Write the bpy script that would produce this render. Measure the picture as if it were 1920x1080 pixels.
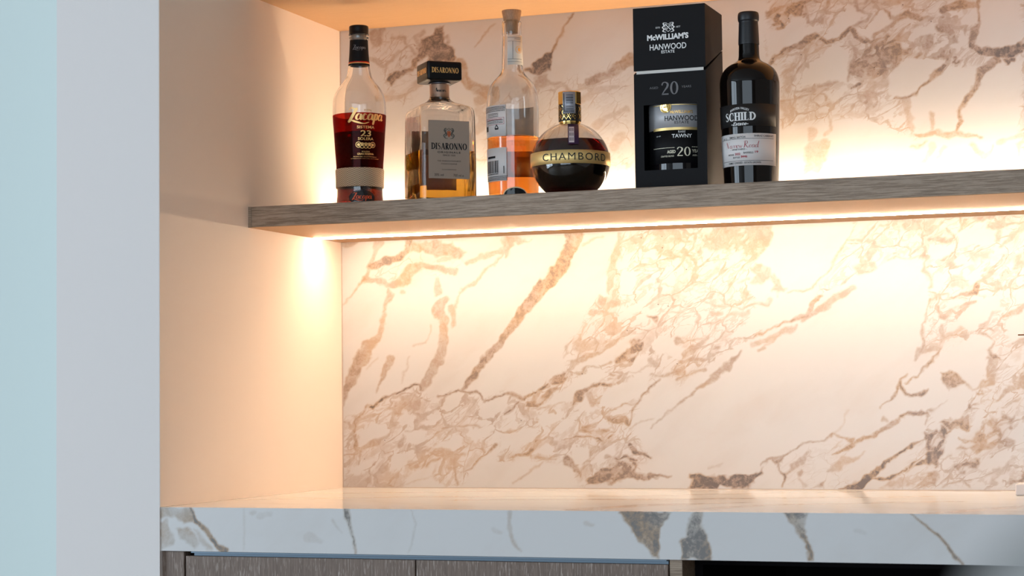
import bpy, math, random
import numpy as np
from mathutils import Matrix, Vector

# ------------------------------------------------------------------ clean
for _o in list(bpy.data.objects):
    bpy.data.objects.remove(_o)
SC = bpy.context.scene
COL = SC.collection

# ------------------------------------------------------------------ camera
# World: X along the marble wall, Y into it (marble face at y=0), Z up, worktop top at z=0,
# left side wall face at x=0.  Metres.
CAM = np.array([1.55, -3.3, 0.1573])
YAW, PITCH, ROLL, FPX = 0.3538, 0.0551, 0.0117, 3753.7
def _rot(a, b, c):
    ca, sa = math.cos(a), math.sin(a); cb, sb = math.cos(b), math.sin(b); cc, sc = math.cos(c), math.sin(c)
    Rz = np.array([[ca, -sa, 0], [sa, ca, 0], [0, 0, 1]])
    Rx = np.array([[1, 0, 0], [0, cb, -sb], [0, sb, cb]])
    Ry = np.array([[cc, 0, sc], [0, 1, 0], [-sc, 0, cc]])
    return Rz @ Rx @ Ry
RC = _rot(YAW, PITCH, ROLL)
cd = bpy.data.cameras.new('camera')
cam = bpy.data.objects.new('camera', cd); COL.objects.link(cam)
m = Matrix.Identity(4)
for i in range(3):
    m[i][0] = RC[i, 0]; m[i][1] = RC[i, 2]; m[i][2] = -RC[i, 1]; m[i][3] = CAM[i]
cam.matrix_world = m
cd.sensor_width = 36; cd.lens = FPX / 1920 * 36; cd.clip_start = 0.01
cd.dof.use_dof = True; cd.dof.focus_distance = 3.2; cd.dof.aperture_fstop = 9.0
SC.camera = cam

# ------------------------------------------------------------------ world, exposure
w = bpy.data.worlds.new('world'); SC.world = w; w.use_nodes = True
w.node_tree.nodes['Background'].inputs[0].default_value = (0.95, 0.90, 0.86, 1)
w.node_tree.nodes['Background'].inputs[1].default_value = 0.20
SC.view_settings.view_transform = 'Standard'; SC.view_settings.look = 'None'
SC.view_settings.exposure = 0.12; SC.view_settings.gamma = 1.0
SC.view_settings.use_curve_mapping = False
cy = SC.cycles
cy.max_bounces = 20; cy.transmission_bounces = 16; cy.transparent_max_bounces = 24
cy.glossy_bounces = 8; cy.diffuse_bounces = 6; cy.volume_bounces = 0
cy.caustics_reflective = False; cy.caustics_refractive = True; cy.blur_glossy = 0.5
cy.sample_clamp_indirect = 6.0
cy.use_denoising = True

# window light: daylight coming in through the two windows of the room, behind and to the left of the camera
WIN_L = 4.15
def window_light(name, loc, rot, sx, sy, rad, col=(0.71, 0.86, 1.0)):
    l = bpy.data.lights.new(name, 'AREA'); l.shape = 'RECTANGLE'; l.size = sx; l.size_y = sy
    l.color = col; l.energy = rad * sx * sy * math.pi
    o = bpy.data.objects.new(name, l); o.location = loc; o.rotation_euler = rot; COL.objects.link(o)
    return o
window_light('daylight_rear', (1.2, -5.52, 0.45), (math.radians(90), 0, 0), 3.6, 2.3, WIN_L * .68)
window_light('daylight_left', (-3.22, -3.9, 0.45), (math.radians(90), 0, math.radians(-90)), 2.8, 2.3, WIN_L * 1.6)
LED_C = (1.0, 0.75, 0.51)
LED_LOW, LED_UP = 98.0, 100.0

# ------------------------------------------------------------------ measures
ZT, ZB = 0.4783, 0.4438          # shelf top / underside
DS = 0.3583                      # shelf depth
ZU = 0.8316                      # underside of the shelf above
D, T = 0.6435, 0.0653            # worktop depth / thickness
XR = 1.75                        # how far everything runs to the right

def ray(px, py):
    return RC @ np.array([(px - 960) / FPX, 1.0, -(py - 540) / FPX])
def aty(px, py, y):
    d = ray(px, py); t = (y - CAM[1]) / d[1]; return CAM + t * d
def atz(px, py, z):
    d = ray(px, py); t = (z - CAM[2]) / d[2]; return CAM + t * d
def proj(P):
    q = (P - CAM) @ RC
    return 960 + FPX * q[..., 0] / q[..., 1], 540 - FPX * q[..., 2] / q[..., 1]

# ------------------------------------------------------------------ object helpers
def tag(o, label=None, cat=None, group=None, kind=None):
    if label: o['label'] = label
    if cat: o['category'] = cat
    if group: o['group'] = group
    if kind: o['kind'] = kind
    return o
def mesh(name, V, F, mat, parent=None, smooth=False, mats=None, fm=None):
    me = bpy.data.meshes.new(name); me.from_pydata([tuple(map(float, v)) for v in V], [], F); me.update()
    if mats:
        for mm in mats: me.materials.append(mm)
        if fm is not None: me.polygons.foreach_set('material_index', fm)
    else:
        me.materials.append(mat)
    if smooth:
        me.polygons.foreach_set('use_smooth', [True] * len(me.polygons))
    o = bpy.data.objects.new(name, me); COL.objects.link(o)
    if parent: o.parent = parent
    return o
def empty(name, loc, rz=0):
    o = bpy.data.objects.new(name, None); o.empty_display_size = .05
    o.location = loc; o.rotation_euler = (0, 0, rz); COL.objects.link(o); return o
def boxvf(x0, x1, y0, y1, z0, z1):
    V = [(x0, y0, z0), (x1, y0, z0), (x1, y1, z0), (x0, y1, z0), (x0, y0, z1), (x1, y0, z1), (x1, y1, z1), (x0, y1, z1)]
    F = [(0, 3, 2, 1), (4, 5, 6, 7), (0, 1, 5, 4), (1, 2, 6, 5), (2, 3, 7, 6), (3, 0, 4, 7)]
    return V, F
def bevel(o, wdt, seg=2):
    b = o.modifiers.new('bevel', 'BEVEL'); b.width = wdt; b.segments = seg; b.limit_method = 'ANGLE'
    b.angle_limit = math.radians(30)
    return o
def box(name, x0, x1, y0, y1, z0, z1, mat, parent=None, bev=0, seg=2):
    V, F = boxvf(x0, x1, y0, y1, z0, z1)
    o = mesh(name, V, F, mat, parent)
    if bev: bevel(o, bev, seg)
    return o
def boxes(name, lst, mat, parent=None, bev=0):
    V, F = [], []
    for b in lst:
        v, f = boxvf(*b); n = len(V); V += v; F += [tuple(i + n for i in q) for q in f]
    o = mesh(name, V, F, mat, parent)
    if bev: bevel(o, bev)
    return o
def lathe(name, prof, mat, parent=None, n=72, smooth=True, closed_ends=True):
    """prof: list of (r,z); r==0 makes a pole."""
    V, F, rows = [], [], []
    for r, z in prof:
        if r < 1e-6:
            rows.append([len(V)]); V.append((0, 0, z))
        else:
            rows.append(list(range(len(V), len(V) + n)))
            for k in range(n):
                a = 2 * math.pi * k / n; V.append((r * math.cos(a), r * math.sin(a), z))
    for a, b in zip(rows[:-1], rows[1:]):
        if len(a) == 1 and len(b) == 1: continue
        for k in range(n):
            k2 = (k + 1) % n
            if len(a) == 1: F.append((a[0], b[k2], b[k]))
            elif len(b) == 1: F.append((a[k], a[k2], b[0]))
            else: F.append((a[k], a[k2], b[k2], b[k]))
    return mesh(name, V, F, mat, parent, smooth)
def az(a):           # azimuth: 0 looks out of the wall (-Y), positive turns to +X
    return math.sin(a), -math.cos(a)
def band_patch(name, r0, r1, z0, z1, a0, a1, mat, parent=None, n=40, thick=0.0003, tilt=0.0):
    """curved rectangular sticker wrapped on a (conical) body of radius r0 at z0, r1 at z1"""
    V, F = [], []
    for s in (0, 1):
        for k in range(n + 1):
            a = a0 + (a1 - a0) * k / n
            sx, sy = az(a)
            for (r, z) in ((r0, z0), (r1, z1)):
                rr = r + thick * s
                V.append((sx * rr, sy * rr, z))
    h = 2 * (n + 1)
    for k in range(n):
        i = 2 * k
        F.append((h + i, h + i + 2, h + i + 3, h + i + 1))
        F.append((i, i + 1, i + 3, i + 2))
        F.append((i, i + 2, h + i + 2, h + i)); F.append((i + 1, h + i + 1, h + i + 3, i + 3))
    F.append((0, h, h + 1, 1)); F.append((2 * n, 2 * n + 1, h + 2 * n + 1, h + 2 * n))
    return mesh(name, V, F, mat, parent, True)

# ------------------------------------------------------------------ materials
def newmat(name):
    m = bpy.data.materials.new(name); m.use_nodes = True
    return m, m.node_tree.nodes, m.node_tree.links
def pmat(name, col, rough=0.5, metal=0.0, spec=0.5, trans=0.0, ior=1.45, coat=0.0, noise=0.0, nscale=40, bump=0.0):
    m, N, L = newmat(name); b = N['Principled BSDF']
    b.inputs['Base Color'].default_value = (*col, 1); b.inputs['Roughness'].default_value = rough
    b.inputs['Metallic'].default_value = metal; b.inputs['Specular IOR Level'].default_value = spec
    b.inputs['Transmission Weight'].default_value = trans; b.inputs['IOR'].default_value = ior
    b.inputs['Coat Weight'].default_value = coat
    if noise or bump:
        tc = N.new('ShaderNodeTexCoord'); nz = N.new('ShaderNodeTexNoise')
        nz.inputs['Scale'].default_value = nscale; nz.inputs['Detail'].default_value = 4
        L.new(tc.outputs['Object'], nz.inputs['Vector'])
    if noise:
        mx = N.new('ShaderNodeMix'); mx.data_type = 'RGBA'
        mx.inputs['A'].default_value = (*[c * (1 - noise) for c in col], 1)
        mx.inputs['B'].default_value = (*[min(1, c * (1 + noise)) for c in col], 1)
        L.new(nz.outputs['Fac'], mx.inputs['Factor']); L.new(mx.outputs['Result'], b.inputs['Base Color'])
    if bump:
        bp = N.new('ShaderNodeBump'); bp.inputs['Strength'].default_value = bump; bp.inputs['Distance'].default_value = 0.001
        L.new(nz.outputs['Fac'], bp.inputs['Height']); L.new(bp.outputs['Normal'], b.inputs['Normal'])
    return m
def liquid_mat(name, col, dens):
    m, N, L = newmat(name); b = N['Principled BSDF']
    b.inputs['Base Color'].default_value = (1, 1, 1, 1); b.inputs['Roughness'].default_value = 0.0
    b.inputs['Transmission Weight'].default_value = 1; b.inputs['IOR'].default_value = 1.36
    va = N.new('ShaderNodeVolumeAbsorption'); va.inputs['Color'].default_value = (*col, 1); va.inputs['Density'].default_value = dens
    L.new(va.outputs[0], N['Material Output'].inputs['Volume'])
    return m
def film_mat(name, col, dens=0.0):
    """printed translucent film: tinted see-through sheet with a slight gloss"""
    m, N, L = newmat(name); b = N['Principled BSDF']
    b.inputs['Base Color'].default_value = (*[c * .3 for c in col], 1); b.inputs['Roughness'].default_value = 0.15
    t = N.new('ShaderNodeBsdfTransparent'); t.inputs[0].default_value = (*col, 1)
    mx = N.new('ShaderNodeMixShader'); mx.inputs[0].default_value = dens
    L.new(t.outputs[0], mx.inputs[1]); L.new(b.outputs[0], mx.inputs[2]); L.new(mx.outputs[0], N['Material Output'].inputs[0])
    return m
def paper_through(name, col, t=.35):
    """paper label: part of the light from behind comes through"""
    m, N, L = newmat(name); b = N['Principled BSDF']
    b.inputs['Base Color'].default_value = (*col, 1); b.inputs['Roughness'].default_value = 0.8
    tr = N.new('ShaderNodeBsdfTranslucent'); tr.inputs[0].default_value = (*col, 1)
    mx = N.new('ShaderNodeMixShader'); mx.inputs[0].default_value = t
    L.new(b.outputs[0], mx.inputs[1]); L.new(tr.outputs[0], mx.inputs[2]); L.new(mx.outputs[0], N['Material Output'].inputs[0])
    return m
def emit_mat(name, col, s):
    m, N, L = newmat(name); N.remove(N['Principled BSDF'])
    e = N.new('ShaderNodeEmission'); e.inputs[0].default_value = (*col, 1); e.inputs[1].default_value = s
    L.new(e.outputs[0], N['Material Output'].inputs[0]); return m
def mathn(N, L, op, a, b=None, c=None, clamp=False):
    n = N.new('ShaderNodeMath'); n.operation = op; n.use_clamp = clamp
    for i, v in enumerate((a, b, c)):
        if v is None: continue
        if isinstance(v, (int, float)): n.inputs[i].default_value = v
        else: L.new(v, n.inputs[i])
    return n.outputs[0]
def maprange(N, L, v, a, b, c=0.0, d=1.0, smooth=True):
    n = N.new('ShaderNodeMapRange'); n.interpolation_type = 'SMOOTHSTEP' if smooth else 'LINEAR'
    for i, q in zip((1, 2, 3, 4), (a, b, c, d)):
        if isinstance(q, (int, float)): n.inputs[i].default_value = q
        else: L.new(q, n.inputs[i])
    L.new(v, n.inputs[0]); return n.outputs[0]
def mixc(N, L, f, a, b):
    n = N.new('ShaderNodeMix'); n.data_type = 'RGBA'
    for k, v in (('Factor', f), ('A', a), ('B', b)):
        if isinstance(v, (int, float)): n.inputs[k].default_value = v
        elif isinstance(v, tuple): n.inputs[k].default_value = (*v, 1)
        else: L.new(v, n.inputs[k])
    return n.outputs['Result']

def marble_mat(name, white=(0.545, 0.535, 0.535), tan=(0.34, 0.25, 0.195), grey=(0.14, 0.112, 0.10), rough=0.28, basedens=0.0, axis='XZ', veinmul=1.0):
    m, N, L = newmat(name); b = N['Principled BSDF']
    tc = N.new('ShaderNodeTexCoord')
    av = N.new('ShaderNodeAttribute'); av.attribute_name = 'vein'
    ad = N.new('ShaderNodeAttribute'); ad.attribute_name = 'dens'
    mp = N.new('ShaderNodeMapping'); L.new(tc.outputs['Object'], mp.inputs[0])
    # grain runs up to the right at about 38 degrees and is stretched along it
    mp.vector_type = 'POINT'
    mp.inputs['Rotation'].default_value = (0, math.radians(38), 0) if axis == 'XZ' else (0, 0, math.radians(12))
    sc = N.new('ShaderNodeMapping'); L.new(mp.outputs[0], sc.inputs[0])
    sc.inputs['Scale'].default_value = (0.48, 1, 1.0) if axis == 'XZ' else (0.25, 1.0, 1.0)
    # domain warp
    def noise(scale, detail=3, vec=None, dist=0.0, rough=0.55):
        n = N.new('ShaderNodeTexNoise'); n.inputs['Scale'].default_value = scale; n.inputs['Detail'].default_value = detail
        n.inputs['Roughness'].default_value = rough; n.inputs['Distortion'].default_value = dist
        L.new(vec if vec is not None else tc.outputs['Object'], n.inputs['Vector']); return n
    def warp(vec, scale, amt, detail=3):
        n = noise(scale, detail, vec)
        s = N.new('ShaderNodeVectorMath'); s.operation = 'SUBTRACT'; L.new(n.outputs['Color'], s.inputs[0]); s.inputs[1].default_value = (.5, .5, .5)
        q = N.new('ShaderNodeVectorMath'); q.operation = 'MULTIPLY_ADD'; L.new(s.outputs[0], q.inputs[0]); q.inputs[1].default_value = (amt, amt, amt); L.new(vec, q.inputs[2])
        return q.outputs[0]
    wv = warp(warp(sc.outputs[0], 14, 0.050), 55, 0.014)
    def vor(scale, vec, rnd=1.0):
        n = N.new('ShaderNodeTexVoronoi'); n.feature = 'DISTANCE_TO_EDGE'; n.inputs['Scale'].default_value = scale
        n.inputs['Randomness'].default_value = rnd; L.new(vec, n.inputs['Vector']); return n.outputs['Distance']
    dens = ad.outputs['Fac']
    if basedens: dens = mathn(N, L, 'ADD', dens, basedens, clamp=True)
    n1 = noise(22, 4).outputs['Fac']; n2 = noise(90, 4).outputs['Fac']; n3 = noise(9, 2).outputs['Fac']
    # width of the network: where the noise is high the veins open up, elsewhere they pinch out
    wd = mathn(N, L, 'MULTIPLY', maprange(N, L, n1, .38, .68, 0.03, 0.19), dens)
    d1 = vor(34, wv)
    v1 = mathn(N, L, 'SUBTRACT', 1.0, maprange(N, L, d1, mathn(N, L, 'MULTIPLY', wd, .35), wd))
    v1 = mathn(N, L, 'MULTIPLY', v1, maprange(N, L, dens, 0.02, .5))
    d2 = vor(75, wv)
    wd2 = mathn(N, L, 'MULTIPLY', maprange(N, L, n1, .44, .72, 0.0, 0.24), dens)
    v2 = mathn(N, L, 'SUBTRACT', 1.0, maprange(N, L, d2, 0.0, mathn(N, L, 'ADD', wd2, .0001)))
    v2 = mathn(N, L, 'MULTIPLY', v2, mathn(N, L, 'MULTIPLY', maprange(N, L, dens, .05, .5), .75))
    # filled patches
    pn = noise(30, 5, wv).outputs['Fac']
    pf = maprange(N, L, mathn(N, L, 'ADD', pn, mathn(N, L, 'MULTIPLY', dens, .14)), .63, .76, 0, .6)
    pf = mathn(N, L, 'MULTIPLY', pf, maprange(N, L, dens, .1, .5))
    rn = noise(42, 5, wv, .5).outputs['Fac']
    rdg = mathn(N, L, 'SUBTRACT', 1.0, mathn(N, L, 'ABSOLUTE', mathn(N, L, 'MULTIPLY_ADD', rn, 2.0, -1.0)))
    rdg = mathn(N, L, 'MULTIPLY', maprange(N, L, rdg, .91, .985, 0, .62), maprange(N, L, dens, .1, .7))
    net = mathn(N, L, 'MAXIMUM', mathn(N, L, 'MAXIMUM', v1, v2), mathn(N, L, 'MAXIMUM', pf, rdg))
    net = mathn(N, L, 'MULTIPLY', net, mathn(N, L, 'MULTIPLY_ADD', n2, .9, .15))
    # drawn veins, mottled inside
    mott = maprange(N, L, mathn(N, L, 'ADD', mathn(N, L, 'MULTIPLY', noise(48, 7, None, 0.8, .65).outputs['Fac'], .65), mathn(N, L, 'MULTIPLY', noise(190, 4, None, 0.3, .7).outputs['Fac'], .35)), .38, .60, .66, 1.05)
    core = mathn(N, L, 'MULTIPLY', maprange(N, L, d2, .10, .30), maprange(N, L, dens, .25, .5, 0, .75))
    mott = mathn(N, L, 'MULTIPLY', mott, mathn(N, L, 'SUBTRACT', 1.0, mathn(N, L, 'MULTIPLY', core, maprange(N, L, n1, .40, .58))))
    drawn = mathn(N, L, 'MULTIPLY', mathn(N, L, 'MULTIPLY', av.outputs['Fac'], mott), veinmul)
    tot = mathn(N, L, 'MAXIMUM', drawn, mathn(N, L, 'MULTIPLY', net, .78))
    # faint clouding of the white ground
    cl = maprange(N, L, noise(12, 5, wv).outputs['Fac'], .45, .8, 0, .12)
    tot = mathn(N, L, 'ADD', tot, cl, clamp=True)
    # tan at the thin places, grey brown where heavy; iron stain in places
    tint = mixc(N, L, maprange(N, L, n3, .4, .62), tan, (0.39, 0.265, 0.165))
    c = mixc(N, L, maprange(N, L, tot, 0, .7, 0, .95, False), white, tint)
    c = mixc(N, L, maprange(N, L, tot, .66, 1.0, 0, 1, False), c, grey)
    # dark pits
    pv = N.new('ShaderNodeTexVoronoi'); pv.feature = 'F1'; pv.inputs['Scale'].default_value = 55; L.new(tc.outputs['Object'], pv.inputs['Vector'])
    pk = mathn(N, L, 'MULTIPLY', mathn(N, L, 'LESS_THAN', pv.outputs['Distance'], .055), mathn(N, L, 'GREATER_THAN', mathn(N, L, 'MULTIPLY', dens, n1), .36))
    c = mixc(N, L, mathn(N, L, 'MULTIPLY', pk, .8), c, (0.06, 0.03, 0.02))
    L.new(c, b.inputs['Base Color']); b.inputs['Roughness'].default_value = rough
    b.inputs['Specular IOR Level'].default_value = 0.45
    return m

def wood_mat(name, dark, light, axis=0, scale=1.0, rough=0.5, contrast=1.0, flecks=0.0):
    """straight grained oak; axis = direction of the grain in object space"""
    m, N, L = newmat(name); b = N['Principled BSDF']
    tc = N.new('ShaderNodeTexCoord')
    def nz(stretch, sc, det=5, rg=.6):
        mp = N.new('ShaderNodeMapping'); s = [1.0, 1.0, 1.0]; s[axis] = stretch
        mp.inputs['Scale'].default_value = s; L.new(tc.outputs['Object'], mp.inputs[0])
        n = N.new('ShaderNodeTexNoise'); n.inputs['Scale'].default_value = sc * scale; n.inputs['Detail'].default_value = det
        n.inputs['Roughness'].default_value = rg; L.new(mp.outputs[0], n.inputs['Vector']); return n.outputs['Fac']
    a = nz(.03, 760, 4, .75); c = nz(.03, 160, 3, .5)
    f = maprange(N, L, mathn(N, L, 'ADD', mathn(N, L, 'MULTIPLY', a, .85), mathn(N, L, 'MULTIPLY', c, .15)), .5 - .16 / contrast, .5 + .16 / contrast)
    col = mixc(N, L, f, dark, light)
    if flecks:
        fl = maprange(N, L, nz(.055, 900, 2, .5), .60, .68, 0, flecks)
        col = mixc(N, L, fl, col, (0.62, 0.53, 0.47))
    L.new(col, b.inputs['Base Color']); b.inputs['Roughness'].default_value = rough
    bp = N.new('ShaderNodeBump'); bp.inputs['Strength'].default_value = .25; bp.inputs['Distance'].default_value = .0006
    L.new(a, bp.inputs['Height']); L.new(bp.outputs[0], b.inputs['Normal'])
    return m

M = {}
M['paint'] = pmat('white_paint', (0.84, 0.79, 0.765), 0.7, spec=.2, bump=.12, nscale=350)
M['paint_far'] = pmat('pale_paint', (0.74, 0.84, 0.82), 0.8, spec=.2, bump=.05, nscale=300)
M['marble'] = marble_mat('veined_marble')
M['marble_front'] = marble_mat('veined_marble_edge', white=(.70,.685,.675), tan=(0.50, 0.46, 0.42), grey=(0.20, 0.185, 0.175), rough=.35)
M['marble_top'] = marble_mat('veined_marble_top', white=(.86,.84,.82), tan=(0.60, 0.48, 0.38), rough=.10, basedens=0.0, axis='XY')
M['lit_tone'] = wood_mat('oak_lit_tone', (0.45, 0.26, 0.125), (0.56, 0.335, 0.165), 0, contrast=.6)  # shelf oak made paler and warmer; strip light glow put into the colour
M['oak'] = wood_mat('grey_oak', (0.215, 0.150, 0.100), (0.40, 0.305, 0.225), 0, contrast=1.9)
M['oak_v'] = wood_mat('grey_oak_upright', (0.140, 0.094, 0.070), (0.225, 0.160, 0.125), 2, contrast=1.2, flecks=.6)
M['black'] = pmat('black_void', (0.006, 0.005, 0.006), .8, spec=.1)
M['rail'] = pmat('anodised_rail', (0.20, 0.26, 0.32), .45, metal=.6)
M['led_low'] = emit_mat('led_diffuser_low', LED_C, LED_LOW)
M['led_up'] = emit_mat('led_diffuser_up', LED_C, LED_UP)
M['glass'] = pmat('clear_glass', (0.985, 0.985, 0.975), 0.0, trans=1.0, ior=1.45)
M['floor'] = wood_mat('oak_floor', (0.20, 0.15, 0.11), (0.30, 0.23, 0.17), 1, scale=.4)
M['ceil'] = pmat('ceiling_paint', (0.55, 0.54, 0.53), .9)
M['room'] = pmat('room_paint', (0.32, 0.31, 0.30), .8, spec=.2)
M['frame'] = pmat('window_frame_paint', (0.05, 0.05, 0.055), .4)
M['print_black'] = pmat('black_print', (0.02, 0.02, 0.022), .5, spec=.3)
M['print_white'] = pmat('white_print', (0.85, 0.85, 0.84), .5)
M['print_red'] = pmat('red_print', (0.42, 0.03, 0.05), .5)
M['print_gold'] = pmat('gold_print', (0.95, 0.60, 0.22), .35, metal=.55)
M['print_grey'] = pmat('grey_print', (0.16, 0.155, 0.16), .5)
M['gold'] = pmat('polished_gold', (0.95, 0.66, 0.22), .16, metal=1)
M['gold_soft'] = pmat('brushed_gold_foil', (0.98, 0.72, 0.30), .45, metal=.65)
M['black_plastic'] = pmat('black_cap', (0.006, 0.006, 0.007), .35, spec=.3)
M['black_card'] = pmat('black_card', (0.007, 0.0065, 0.0075), .6, spec=.2)
M['paper'] = pmat('cream_paper', (0.74, 0.71, 0.66), .6)
M['paper_white'] = pmat('white_paper', (0.82, 0.78, 0.76), .55)
M['taupe'] = pmat('taupe_label_paper', (0.42, 0.335, 0.265), .6)

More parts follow.
